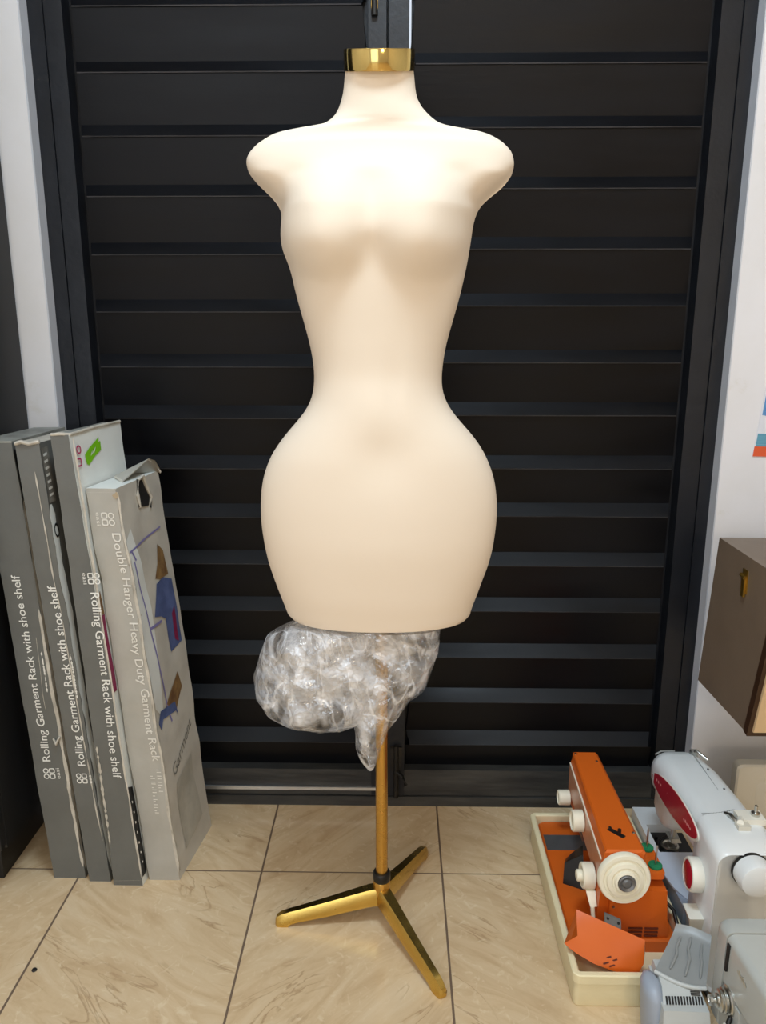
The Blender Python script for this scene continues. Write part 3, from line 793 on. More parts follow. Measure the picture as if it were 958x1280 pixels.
tube(b, [B2.p(0.02, 0.0, 0.953), B2.p(0.3, -0.003, 0.957), B2.p(0.6, -0.001, 0.953), B2.p(1.0, 0.002, 0.957)], 0.004, 8)
obj('top_fold', b, M['cardedge'], o2)

# third box
r3, o3 = carton('garment_rack_box', 'tallest grey box with a green sticker on its white side, behind the battered pale box', B3, M['card1'], M['cardwhite'], M['cardtop'])
logo(B3, 'f', 0.0445, 0.691, 0.0245, M['inkwhite'], o3, down=True)
lettering(B3, 'lettering', 'f', 'Rolling Garment Rack with shoe shelf', 0.0430, 0.258, 0.662, 0.0170, M['inkwhite'], o3, down=True, slant=-0.004)
worn(B3, 'worn_edge', 'f', 0.0606, 0.0425, 0.02, 0.965, 0.0035, M['cardedge'], o3)
worn(B3, 'scuff', 'f', 0.003, 0.006, 0.10, 0.33, 0.0035, M['cardedge'], o3, jag=0.9)
worn(B3, 'bottom_wear', 'f', 0.002, 0.060, 0.012, 0.014, 0.010, M['cardedge'], o3)
decal(B3, 'magenta_print', 'r', [[(0.001, 0.447), (0.018, 0.447), (0.018, 0.612), (0.001, 0.612)]], M['inkmag'], o3, 0.0014)
decal(B3, 'brown_print', 'r', [[(0.001, 0.613), (0.018, 0.613), (0.015, 0.66), (0.004, 0.655)]], M['inkbrown'], o3, 0.0014)
decal(B3, 'black_print', 'r', [[(0.001, 0.02), (0.02, 0.02), (0.02, 0.225), (0.001, 0.235)]], M['inkblack'], o3, 0.0014)
b = nb()
for k in range(7):
    w = 0.05 + k * 0.024
    vs = [b.verts.new(q) for q in ((0.006, w, 0), (0.010, w, 0), (0.010, w + 0.004, 0), (0.006, w + 0.006, 0))]; b.faces.new(vs)
B3.place(b, 'r', 0.002); obj('print_marks', b, M['inkfaint'], o3, recalc=False, smooth=False)
b = nb()
for a, w, sq in ((0.022, 0.941, 0), (0.017, 0.917, 1)): ring(b, a, w, 0.0085, 0.0032, sq)
B3.place(b, 'r', 0.0026); obj('red_emblem', b, M['inkred'], o3, recalc=False, smooth=False)
decal(B3, 'green_sticker', 'r', [[(0.042, 0.928), (0.060, 0.938), (0.100, 0.954), (0.096, 0.944), (0.104, 0.946), (0.103, 0.928), (0.078, 0.920), (0.050, 0.906), (0.044, 0.910)]], M['inkgreen'], o3, 0.0016)
b = nb(); box(b, 0, 0.001, 0, 0.001, 0, 0.001); b.clear()
decal(B3, 'sticker_mark', 'r', [[(0.060, 0.922), (0.070, 0.934), (0.066, 0.926), (0.084, 0.938), (0.072, 0.922), (0.076, 0.930)]], M['cardwhite'], o3, 0.0022)
b = nb(); tube(b, [B3.p(0.02, 0.002, 0.972), B3.p(0.6, 0.0, 0.974), B3.p(1.0, 0.004, 0.972), B3.p(1.0, 0.1, 0.975), B3.p(1.0, 0.193, 0.974)], 0.003, 8)
obj('top_fold', b, M['cardedge'], o3)

# fourth box
r4, o4 = carton('garment_rack_box', 'battered pale grey rack box with torn top and clothes picture, nearest the dress form', B4, M['card4'], M['cardside'], M['cardwhite'])
logo(B4, 'f', 0.036, 0.806, 0.027, M['inkfaint'], o4, down=True)
lettering(B4, 'lettering', 'f', 'Double Hanger Heavy Duty Garment Rack', 0.0475, 0.285, 0.778, 0.0165, M['inkfaint'], o4, down=True, slant=0.006)
worn(B4, 'worn_edge', 'f', 0.0660, 0.0615, 0.02, 0.86, 0.005, M['cardedge'], o4)
worn(B4, 'torn_edge', 'r', 0.006, 0.004, 0.02, 0.80, 0.010, M['cardedge'], o4, jag=0.8)
worn(B4, 'top_wear', 'f', 0.002, 0.062, 0.858, 0.859, 0.006, M['cardwhite'], o4)
for i, (a, w0, w1) in enumerate(((0.050, 0.215, 0.270), (0.036, 0.165, 0.250))):
    b = nb(); rnd = random.Random(i)
    w = w0
    while w < w1:
        h = 0.004 + rnd.random() * 0.005; q = 0.009 if rnd.random() > .3 else 0.005
        vs = [b.verts.new(s_) for s_ in ((a, w, 0), (a + q, w, 0), (a + q, w + 0.0018, 0), (a, w + 0.0018, 0))]; b.faces.new(vs)
        w += h
    B4.place(b, 'f', 0.0013); obj('small_print', b, M['inkfaint'], o4, recalc=False, smooth=False)
def line(p0, p1, w):
    (a0, b0), (a1, b1) = p0, p1
    dx, dy = a1 - a0, b1 - b0; l = math.hypot(dx, dy); nx, ny = -dy / l * w / 2, dx / l * w / 2
    return [(a0 + nx, b0 + ny), (a1 + nx, b1 + ny), (a1 - nx, b1 - ny), (a0 - nx, b0 - ny)]
decal(B4, 'pale_print', 'r', [[(0.010, 0.40), (0.045, 0.36), (0.060, 0.60), (0.050, 0.70), (0.030, 0.78), (0.008, 0.76)]], M['cardwhite'], o4, 0.0011)
decal(B4, 'rack_picture', 'r', [line((0.018, 0.736), (0.028, 0.713), 0.005), line((0.010, 0.735), (0.157, 0.752), 0.004), line((0.020, 0.713), (0.073, 0.338), 0.0045), line((0.040, 0.564), (0.092, 0.562), 0.006)], M['inkpurple'], o4, 0.0016)
decal(B4, 'shirt_picture', 'r', [[(0.100, 0.640), (0.134, 0.645), (0.171, 0.630), (0.172, 0.486), (0.120, 0.480), (0.112, 0.56), (0.092, 0.572), (0.066, 0.580)]], M['inkblue'], o4, 0.0016)
decal(B4, 'red_picture', 'r', [[(0.142, 0.560), (0.158, 0.572), (0.158, 0.49), (0.144, 0.50)]], M['inkmag'], o4, 0.0021)
decal(B4, 'hat_picture', 'r', [[(0.134, 0.72), (0.154, 0.70), (0.160, 0.645), (0.120, 0.645), (0.100, 0.652), (0.118, 0.68)]], M['inkbrown'], o4, 0.0014)
decal(B4, 'bag_picture', 'r', [[(0.060, 0.378), (0.082, 0.396), (0.130, 0.430), (0.142, 0.39), (0.100, 0.352), (0.066, 0.36)]], M['inkbrown'], o4, 0.0016)
decal(B4, 'cloth_picture', 'r', [[(0.018, 0.360), (0.032, 0.382), (0.100, 0.372), (0.104, 0.338), (0.096, 0.352), (0.040, 0.360), (0.026, 0.342)]], M['inkblue'], o4, 0.0019)
decal(B4, 'grey_print', 'r', [[(0.045, 0.205), (0.135, 0.225), (0.150, 0.06), (0.050, 0.04)]], M['inkshade'], o4, 0.0012)
b = text_bm('Garment'); xs = [v.co.x for v in b.verts]; lo, hi = min(xs), max(xs)
for v in b.verts:
    t = (v.co.x - lo) / (hi - lo); v.co = (0.040 + 0.125 * t - v.co.y * 0.004, 0.222 + 0.062 * t + v.co.y * 0.034, 0)
B4.place(b, 'r', 0.0016); obj('lettering', b, M['inkgrey'], o4, recalc=False, smooth=False)
decal(B4, 'torn_hole', 'r', [[(0.086, 0.862), (0.104, 0.864), (0.112, 0.846), (0.126, 0.822), (0.118, 0.806), (0.100, 0.808), (0.076, 0.812), (0.082, 0.832)]], M['slot'], o4, 0.0024)
b = nb()
pts = [(0.082, 0.81), (0.078, 0.835), (0.086, 0.866), (0.11, 0.87), (0.118, 0.848), (0.132, 0.82), (0.122, 0.80)]
tube(b, [B4.p(1, a, w, 0.003, 'r') for a, w in pts], [0.002, 0.004, 0.0035, 0.003, 0.004, 0.004, 0.002], 8)
obj('torn_flap', b, M['cardedge'], o4)
b = nb()   # the lifted, crumpled back of the lid
V = [B4.p(0.72, 0.06, 0.866), B4.p(0.9, 0.10, 0.882), B4.p(0.95, 0.155, 0.895), B4.p(1.06, 0.17, 0.888), B4.p(1.08, 0.19, 0.86), B4.p(0.3, 0.19, 0.872), B4.p(0.1, 0.10, 0.868)]
lo_ = [b.verts.new(q) for q in V]; hi_ = [b.verts.new(q + Vector((0.002, 0.001, 0.004))) for q in V]
b.faces.new(lo_[::-1]); b.faces.new(hi_)
for k in range(7): b.faces.new((lo_[k], lo_[(k + 1) % 7], hi_[(k + 1) % 7], hi_[k]))
obj('lid_flap', b, M['cardside'], o4, bevel=0.001)
decal(B4, 'corner_hole', 'f', [[(0.050, 0.853), (0.060, 0.861), (0.063, 0.852), (0.057, 0.846)]], M['cardtan'], o4, 0.0016)

# ------------------------------------------------------------------ black cabinet at the left
cab = thing('cabinet', 'tall black cabinet beside the grey boxes at the left edge', 'cabinet', (-1.05, 1.55, 0))
b = nb(); box(b, -1.40, -0.801, 1.402, 1.688, 0.12, 1.95); obj('body', b, M['cabinet'], cab, bevel=0.003)
b = nb(); box(b, -1.38, -0.85, 1.46, 1.66, 0.0, 0.12); obj('plinth', b, M['cabinet'], cab, bevel=0.002)
for x0, x1 in ((-1.397, -1.103), (-1.098, -0.804)):
    b = nb(); box(b, x0, x1, 1.384, 1.402, 0.125, 1.945); d_ = obj('door', b, M['cabinet'], cab, bevel=0.002)
    xh = x1 - 0.03 if x1 < -1 else x0 + 0.03
    b = nb(); tube(b, [(xh, 1.385, 0.95), (xh, 1.366, 0.955), (xh, 1.366, 1.085), (xh, 1.385, 1.09)], 0.005); obj('handle', b, M['steel'], d_)

# ------------------------------------------------------------------ orange sewing machine in its cream base
tray = thing('machine_base_tray', 'cream plastic base tray on the floor holding the orange sewing machine', 'tray', (0.43, 1.38, 0))
b = nb()
TX0, TX1, TY0, TY1 = 0.3160, 0.5400, 1.150, 1.6150
prof = [  # inset, z
    (0.002, 0.0), (0.0, 0.004), (0.0015, 0.048), (-0.003, 0.050), (-0.0035, 0.066), (-0.0015, 0.068), (0.006, 0.068), (0.0085, 0.066), (0.010, 0.030), (0.013, 0.0285)]
loops = [[(x, y, z) for x, y in rrect(TX0 + i, TX1 - i, TY0 + i, TY1 - i, 0.011 - min(0.008, max(-0.004, i)))] for i, z in prof]
loft(b, loops); obj('shell', b, M['traycream'], tray, angle=35)

om = thing('sewing_machine', 'orange sewing machine with a cream handwheel standing in the cream base tray', 'sewing machine', (0.43, 1.42, 0.0285))
b = nb(); loft(b, [[(x, y, z) for x, y in rrect(0.329 + i, 0.528 - i, 1.245 + i, 1.603 - i, 0.014)] for i, z in ((0.0, 0.0285), (0.0, 0.052), (0.003, 0.055))])
bed = obj('bed', b, M['orange'], om, angle=35)
b = nb(); box(b, 0.333, 0.42, 1.500, 1.552, 0.0548, 0.0562); obj('slide_plate', b, M['plategrey'], om, bevel=0.0004)
# arm with column
def oxs(y):
    t = (y - 1.25) / (1.590 - 1.25)
    return 0.379 + 0.0145 * t, 0.4565 - 0.0045 * t
def arm_loop(y, z0, z1, bev=0.012):
    xl, xr = oxs(y)
    return [(xl, y, z0), (xl, y, z1 - 0.022), (xl + 0.002, y, z1 - 0.018), (xl + 0.0035, y, z1 - 0.003), (xl + 0.0065, y, z1), (xr - 0.006, y, z1), (xr, y, z1 - 0.006), (xr, y, z0)]
b = nb()
loft(b, [[tuple(Vector(p) + Vector(((0.004 if k < 4 else -0.004), 0, -0.004 if p[2] > 0.2 else 0))) for k, p in enumerate(arm_loop(1.2475, 0.150, 0.243))]] +
     [arm_loop(y, z, 0.243) for y, z in ((1.2515, 0.150), (1.335, 0.150), (1.345, 0.150), (1.40, 0.150), (1.585, 0.150))] +
     [[tuple(Vector(p) + Vector(((0.004 if k < 4 else -0.004), 0, -0.004 if p[2] > 0.2 else 0))) for k, p in enumerate(arm_loop(1.590, 0.150, 0.243))]])
arm = obj('arm', b, M['orange'], om, angle=30)
b = nb(); hexa(b, [(0.379, 1.262, 0.0552), (0.458, 1.262, 0.0552), (0.458, 1.352, 0.0552), (0.382, 1.352, 0.0552), (0.379, 1.252, 0.152), (0.4565, 1.252, 0.152), (0.455, 1.345, 0.152), (0.3835, 1.345, 0.152)])
obj('column', b, M['orange'], om, bevel=0.003)
b = nb(); box(b, 0.396, 0.450, 1.515, 1.586, 0.120, 0.1505); obj('head', b, M['orange'], om, bevel=0.004)
b = nb(); tube(b, [(0.425, 1.555, 0.121), (0.425, 1.555, 0.072)], 0.0035); tube(b, [(0.432, 1.545, 0.121), (0.432, 1.545, 0.08)], 0.0025)
hexa(b, [(0.415, 1.53, 0.0565), (0.436, 1.53, 0.0565), (0.436, 1.57, 0.0565), (0.415, 1.57, 0.0565), (0.417, 1.535, 0.060), (0.434, 1.535, 0.060), (0.434, 1.562, 0.062), (0.417, 1.562, 0.062)])
tube(b, [(0.425, 1.555, 0.061), (0.425, 1.555, 0.075)], 0.005)
obj('presser_foot', b, M['steel'], om)
# plastic front strip along the arm
b = nb()
hexa(b, [(0.3782, 1.258, 0.155), (0.3800, 1.258, 0.155), (0.3925, 1.582, 0.155), (0.3905, 1.582, 0.155),
         (0.3782, 1.258, 0.216), (0.3800, 1.258, 0.216), (0.3925, 1.582, 0.216), (0.3905, 1.582, 0.216)])
obj('front_panel', b, M['orangepanel'], om, bevel=0.0006)
b = nb()
hexa(b, [(0.3772, 1.258, 0.2165), (0.3800, 1.258, 0.2165), (0.3925, 1.582, 0.2165), (0.3898, 1.582, 0.2165),
         (0.3772, 1.258, 0.2195), (0.3800, 1.258, 0.2195), (0.3925, 1.582, 0.2195), (0.3898, 1.582, 0.2195)])
obj('panel_trim', b, M['cream'], om, bevel=0.0005)
def knob(y, z, r, x, L, parent, inner=0.6):
    b = nb()
    lathe(b, [(r * 0.9, 0), (r, 0.001), (r, L - 0.002), (r - 0.002, L), (r * 0.84, L), (r * 0.78, L - 0.003), (r * inner, L - 0.003), (r * 0.4, L - 0.002), (0, L - 0.002)], (x, y, z), (-1, 0, 0), 40)
    return obj('knob', b, M['cream'], parent)
knob(1.560, 0.146, 0.0165, 0.389, 0.026, om)
knob(1.418, 0.186, 0.0215, 0.3835, 0.023, om)
k3 = knob(1.300, 0.150, 0.024, 0.3785, 0.023, om)
b = nb(); lathe(b, [(0.011, 0), (0.011, 0.010), (0.009, 0.012), (0, 0.012)], (0.358, 1.300, 0.150), (-1, 0, 0), 28); obj('knob_centre', b, M['cream'], k3)
b = nb(); hexa(b, [(0.366, 1.262, 0.112), (0.3785, 1.262, 0.112), (0.3785, 1.276, 0.112), (0.366, 1.276, 0.112), (0.361, 1.278, 0.132), (0.3785, 1.278, 0.132), (0.3785, 1.290, 0.132), (0.361, 1.290, 0.132)])
tube(b, [(0.370, 1.262, 0.112), (0.372, 1.255, 0.085)], 0.004)
obj('stitch_lever', b, M['cream'], om, bevel=0.002)
# motor housing at the lower right with vents
b = nb(); hexa(b, [(0.396, 1.253, 0.0305), (0.513, 1.253, 0.0305), (0.515, 1.36, 0.0305), (0.396, 1.36, 0.0305), (0.398, 1.246, 0.160), (0.500, 1.246, 0.160), (0.502, 1.35, 0.160), (0.398, 1.35, 0.160)])
mh = obj('motor_housing', b, M['orange'], om, bevel=0.009, seg=3)
b = nb()
for xa, xb in ((0.436, 0.462), (0.466, 0.491)):
    for k in range(4):
        z = 0.050 + k * 0.0085; y = 1.2521 - (z - 0.03) * 0.054
        box(b, xa, xb, y - 0.0012, y + 0.002, z, z + 0.0032)
obj('vent', b, M['ventorange'], mh)
b = nb(); lathe(b, [(0.0025, 0), (0.0025, 0.002), (0, 0.0025)], (0.404, 1.2465, 0.126), (0, -1, 0), 12); obj('screw', b, M['steel'], mh)
# handwheel
b = nb(); hc = (0.4145, 1.246, 0.196)
lathe(b, [(0.030, 0.0), (0.044, 0.002), (0.0475, 0.006), (0.0475, 0.016), (0.0455, 0.019), (0.0395, 0.0195), (0.0375, 0.017), (0.034, 0.017), (0.0325, 0.023), (0.026, 0.0245), (0.0235, 0.022), (0.021, 0.0225), (0.0195, 0.029), (0.0165, 0.030), (0.0155, 0.027), (0.0, 0.027)], hc, (0.02, -1, 0.10), 64)
hw = obj('handwheel', b, M['cream'], om, angle=40)
b = nb(); lathe(b, [(0.015, 0.0262), (0.0155, 0.031), (0.0135, 0.033), (0.009, 0.031), (0.006, 0.034), (0, 0.0345)], hc, (0.02, -1, 0.10), 24)
obj('clutch_screw', b, M['plategrey'], hw)
# spool platform
b = nb(); loft(b, [[(x, y, z) for x, y in rrect(0.452, 0.498 if True else 0, 1.255, 1.345, 0.007)] for z in (0.178, 0.189)])
sp = obj('spool_platform', b, M['orange'], om, bevel=0.001)
for y in (1.277, 1.328):
    b = nb(); lathe(b, [(0.0018, 0.012), (0.0125, 0.001), (0.0125, 0.0045), (0.0, 0.005)][1:], (0.4855, y, 0.1885), (0, 0, 1), 28); f_ = obj('spool_felt', b, M['green'], sp)
    b = nb(); lathe(b, [(0.0018, 0.004), (0.0018, 0.043), (0.0008, 0.045), (0, 0.045)], (0.4855, y, 0.1885), (0, 0, 1), 12); obj('spool_pin', b, M['steel'], f_)
b = nb(); box(b, -0.017, 0.017, -0.0045, 0.0045, 0, 0.002); tube(b, [(0.006, 0, 0.001), (0.006, 0, 0.012)], 0.0035, 8); tube(b, [(-0.014, 0, 0.001), (-0.014, 0, 0.006)], 0.003, 8)
bmesh.ops.rotate(b, verts=b.verts[:], cent=(0, 0, 0), matrix=Matrix.Rotation(R(-48), 3, 'Z')); bmesh.ops.translate(b, verts=b.verts[:], vec=(0.4155, 1.2985, 0.2425))
obj('thread_guide', b, M['darkmetal'], om)
for x, y in ((0.401, 1.578), (0.4405, 1.548), (0.448, 1.30)):
    b = nb(); lathe(b, [(0.003, 0), (0.003, 0.0015), (0.0018, 0.002), (0, 0.002)], (x, y, 0.2425), (0, 0, 1), 12); obj('screw', b, M['steel'], om)
b = nb(); box(b, 0.4515, 0.456, 1.49, 1.525, 0.214, 0.228); obj('rear_clip', b, M['steel'], om, bevel=0.001)
b = nb(); hexa(b, [(0.345, 1.395, 0.0552), (0.385, 1.375, 0.0552), (0.392, 1.45, 0.0552), (0.365, 1.47, 0.0552), (0.352, 1.42, 0.085), (0.384, 1.40, 0.12), (0.390, 1.43, 0.12), (0.372, 1.445, 0.09)])
obj('buttonhole_lever', b, M['blackplastic'], om, bevel=0.002)
b = nb(); tube(b, [(0.515, 1.30, 0.10), (0.532, 1.288, 0.085), (0.534, 1.25, 0.06), (0.533, 1.21, 0.045), (0.528, 1.185, 0.0335)], 0.0035); tube(b, [(0.514, 1.31, 0.11), (0.524, 1.305, 0.11)], 0.010)
obj('power_cord', b, M['blackplastic'], om)

# loose orange cover lying in the tray
cv = thing('machine_cover', 'loose orange machine cover with a small hinge lying in the front of the cream tray', 'cover', (0.38, 1.20, 0.03))
b = nb()
A_ = Vector((0.3340, 1.2380, 0.126)); Bv = Vector((0.4425, 1.1790, 0.114))
stations = [  # top edge, ridge, lower edge
    (A_, Vector((0.3300, 1.2040, 0.0990)), Vector((0.3060, 1.2015, 0.0850))),
    (A_.lerp(Bv, 0.03), Vector((0.3345, 1.2030, 0.0985)), Vector((0.3130, 1.1955, 0.0815))),
    (A_.lerp(Bv, 0.10), Vector((0.3430, 1.2010, 0.0970)), Vector((0.3260, 1.1880, 0.0760))),
    (A_.lerp(Bv, 0.35), Vector((0.3700, 1.1910, 0.0900)), Vector((0.3540, 1.1750, 0.0670))),
    (A_.lerp(Bv, 0.62), Vector((0.3990, 1.1790, 0.0820)), Vector((0.3860, 1.1680, 0.0590))),
    (A_.lerp(Bv, 0.93), Vector((0.4300, 1.1690, 0.0740)), Vector((0.4200, 1.1640, 0.0540))),
    (Bv, Vector((0.4400, 1.1690, 0.0730)), Vector((0.4310, 1.1660, 0.0550)))]
b = nb()
loft(b, [[T, T.lerp(Rg, 0.5) + Vector((-0.001, -0.002, 0.002)), Rg, Rg.lerp(Lo, 0.5) + Vector((-0.0008, -0.0015, 0.001)), Lo, Lo + Vector((0.012, 0.022, 0.004)), T + Vector((0.008, 0.016, -0.030))] for T, Rg, Lo in stations])
shell = obj('shell', b, M['orange'], cv, bevel=0.0035, seg=3, angle=40)
def on_low(i, f, t):
    p = stations[i][1].lerp(stations[i + 1][1], f); q = stations[i][2].lerp(stations[i + 1][2], f)
    return p.lerp(q, t)
for f in (0.55, 0.88):
    for t in (0.38, 0.72):
        c = on_low(3, f, t); du = (on_low(3, f + 0.05, t) - c).normalized(); dt = (on_low(3, f, t + 0.05) - c).normalized()
        n_ = du.cross(dt).normalized()
        if n_.y > 0: n_ = -n_
        lg = (du * 0.75 - dt * 0.66).normalized() * 0.0052; wd = n_.cross(lg).normalized() * 0.0013
        c = c + n_ * 0.0012
        b = nb(); hexa(b, [c - lg - wd - n_ * 0.002, c + lg - wd - n_ * 0.002, c + lg + wd - n_ * 0.002, c - lg + wd - n_ * 0.002, c - lg - wd + n_ * 0.0003, c + lg - wd + n_ * 0.0003, c + lg + wd + n_ * 0.0003, c - lg + wd + n_ * 0.0003])
        obj('vent', b, M['ventorange'], shell)
b = nb(); e0 = A_.lerp(Bv, 0.42); e1 = A_.lerp(Bv, 0.66); up = Vector((0, 0.004, 0.014))
n_ = Vector((0.0, 0.004, 0.001))
hexa(b, [e0 - up * 0.3, e1 - up * 0.3, e1 - up * 0.3 + n_, e0 - up * 0.3 + n_, e0 + up, e1 + up, e1 + up + n_, e0 + up + n_])
hg = obj('hinge', b, M['plategrey'], cv, bevel=0.0008)
b = nb()
for t in (0.2, 0.85): lathe(b, [(0.0022, -0.001), (0.0022, 0.0012), (0, 0.0014)], e0.lerp(e1, t) + up * 0.6, (0, -1, 0.2), 12)
obj('screw', b, M['slot'], hg)

# ------------------------------------------------------------------ white sewing machine with red oval
wm = thing('sewing_machine', 'white sewing machine with red oval panel and red dial, against the white wall', 'sewing machine', (0.61, 1.36, 0))
# one skin for column and arm: cross-sections along Y
def wsec(y, xl, xr, z0, z1, r, bulge=0.0):
    pts = rrect(xl, xr, z0, z1, r, 6)
    return [(x, y, z) for x, z in pts]
b = nb(); loft(b, [wsec(1.186, 0.560, 0.668, 0.006, 0.282, 0.02), wsec(1.180, 0.556, 0.672, 0.002, 0.287, 0.022)[:], wsec(1.184, 0.554, 0.674, 0.0, 0.290, 0.022), wsec(1.25, 0.554, 0.674, 0.0, 0.294, 0.022), wsec(1.285, 0.556, 0.672, 0.0, 0.294, 0.022), wsec(1.290, 0.562, 0.668, 0.005, 0.288, 0.02)])
obj('column', b, M['whiteplastic'], wm, angle=50)
b = nb()
loft(b, [wsec(1.270, 0.557, 0.668, 0.205, 0.294, 0.026), wsec(1.34, 0.556, 0.668, 0.203, 0.293, 0.028), wsec(1.44, 0.553, 0.664, 0.198, 0.291, 0.030), wsec(1.50, 0.548, 0.655, 0.195, 0.288, 0.032),
         wsec(1.520, 0.550, 0.650, 0.198, 0.284, 0.034), wsec(1.532, 0.558, 0.642, 0.206, 0.275, 0.032), wsec(1.536, 0.572, 0.630, 0.22, 0.262, 0.02)])
warm = obj('arm', b, M['whiteplastic'], wm, angle=50)
b = nb(); loft(b, [[(x, y, z) for x, y in rrect(0.560 + i, 0.640 - i, 1.445 + i, 1.529 - i, 0.02)] for i, z in ((0.010, 0.140), (0.004, 0.146), (0.0, 0.165), (0.0, 0.215))])
hd = obj('head', b, M['whitewarm'], wm, angle=40)
b = nb(); tube(b, [(0.60, 1.49, 0.142), (0.60, 1.49, 0.10)], 0.0035); tube(b, [(0.592, 1.478, 0.142), (0.592, 1.478, 0.108)], 0.004); hexa(b, [(0.590, 1.475, 0.0945), (0.612, 1.475, 0.0945), (0.612, 1.515, 0.0945), (0.590, 1.515, 0.0945), (0.592, 1.48, 0.100), (0.61, 1.48, 0.100), (0.61, 1.505, 0.102), (0.592, 1.505, 0.102)])
obj('presser_foot', b, M['steel'], wm)
# red oval with pale rim on the arm's face
def oval(bm, cy, cz, ry, rz, x, th, n=48, tilt_=0.10):
    A, B = [], []
    for k in range(n):
        a = 2 * math.pi * k / n
        y = cy + ry * math.cos(a); z = cz + rz * math.sin(a) + tilt_ * (cy - y)
        xx = x - (0.036 * (y - 1.36) if y > 1.36 else 0) * 0.7
        A.append(bm.verts.new((xx, y, z))); B.append(bm.verts.new((xx - th, y, z)))
    bm.faces.new(A[::-1]); bm.faces.new(B)
    for k in range(n):
        j = (k + 1) % n; bm.faces.new((A[k], A[j], B[j], B[k]))
b = nb(); oval(b, 1.386, 0.2470, 0.124, 0.0305, 0.5552, 0.0024); rim = obj('oval_rim', b, M['whitewarm'], warm)
b = nb(); oval(b, 1.386, 0.2485, 0.119, 0.0275, 0.5530, 0.0012); ovl = obj('red_oval', b, M['red'], rim)
b = nb()
for y, z, h in ((1.478, 0.243, 0.004), (1.468, 0.244, 0.005), (1.455, 0.246, 0.004), (1.422, 0.252, 0.006), (1.416, 0.252, 0.008), (1.410, 0.250, 0.006), (1.330, 0.252, 0.004), (1.322, 0.2535, 0.005), (1.314, 0.253, 0.004), (1.306, 0.2545, 0.005), (1.298, 0.2545, 0.004)):
    xx = 0.5530 - (0.036 * (y - 1.36) if y > 1.36 else 0) * 0.7
    b = nb(); box(b, xx - 0.0016, xx - 0.001, y - 0.0022, y + 0.0022, z - h / 2, z + h / 2); obj('script_mark', b, M['pinkmark'], ovl)
# dial
b = nb(); dc = (0.5555, 1.245, 0.197)
lathe(b, [(0.028, -0.002), (0.0305, 0.002), (0.0305, 0.018), (0.0285, 0.022), (0.0255, 0.0225), (0.0245, 0.020), (0, 0.020)], dc, (-1, 0.04, 0.05), 48); dl_ = obj('dial', b, M['whitewarm'], wm)
b = nb(); lathe(b, [(0.0245, 0.0195), (0.0245, 0.0215), (0.023, 0.0222), (0, 0.0226)], dc, (-1, 0.04, 0.05), 48); obj('dial_face', b, M['red'], dl_)
# handwheel
b = nb(); hc2 = (0.612, 1.183, 0.258)
lathe(b, [(0.0325, 0.0), (0.0325, 0.005)], hc2, (0.03, -1, 0), 48); obj('wheel_gap', b, M['darkmetal'], wm)
b = nb(); lathe(b, [(0.0312, 0.0), (0.0312, 0.028), (0.029, 0.034), (0.024, 0.036), (0, 0.0365)], hc2, (0.03, -1, 0), 48); obj('handwheel', b, M['whiteplastic'], wm)
# free arm with open bobbin bay
b = nb(); box(b, 0.552, 0.63, 1.290, 1.43, 0.0, 0.0885); obj('free_arm', b, M['greyblue'], wm, bevel=0.004)
b = nb(); box(b, 0.5575, 0.64, 1.43, 1.545, 0.004, 0.070); obj('bobbin_bay', b, M['blackplastic'], wm, bevel=0.002)
b = nb(); lathe(b, [(0.019, 0.0), (0.019, 0.012), (0.015, 0.013), (0.013, 0.009), (0.005, 0.009), (0.004, 0.014), (0, 0.014)], (0.592, 1.487, 0.0695), (0, 0, 1), 28); obj('bobbin', b, M['steel'], wm)
b = nb()
for x, y in ((0.575, 1.452), (0.612, 1.452), (0.570, 1.520), (0.615, 1.525)): box(b, x - 0.006, x + 0.006, y - 0.004, y + 0.004, 0.0695, 0.079)
tube(b, [(0.565, 1.47, 0.074), (0.57, 1.50, 0.082), (0.60, 1.525, 0.078)], 0.002); obj('hook_mechanism', b, M['darkmetal'], wm)
b = nb(); box(b, 0.5475, 0.5595, 1.432, 1.547, 0.0, 0.0885); box(b, 0.5475, 0.62, 1.547, 1.612, 0.0, 0.0885); obj('arm_cover', b, M['whiteplastic'], wm, bevel=0.003)
b = nb()
pl = [(0.547, 1.4700), (0.630, 1.4700), (0.630, 1.300), (0.5745, 1.292), (0.560, 1.318), (0.5485, 1.345), (0.5425, 1.38), (0.5425, 1.44)]
pl = [(0.5435, 1.4480), (0.640, 1.4480), (0.640, 1.300), (0.5735, 1.2925), (0.560, 1.318), (0.5500, 1.340), (0.5440, 1.375)]
prism(b, pl, lambda x, y, t: (x, y, t), 0.0885, 0.0925); obj('bed_plate', b, M['bluewhite'], wm, bevel=0.001)
b = nb(); hexa(b, [(0.534, 1.213, 0.098), (0.556, 1.213, 0.098), (0.556, 1.243, 0.098), (0.544, 1.243, 0.098), (0.528, 1.205, 0.136), (0.556, 1.205, 0.136), (0.556, 1.245, 0.136), (0.530, 1.245, 0.136)])
obj('reverse_lever', b, M['whitewarm'], wm, bevel=0.003)
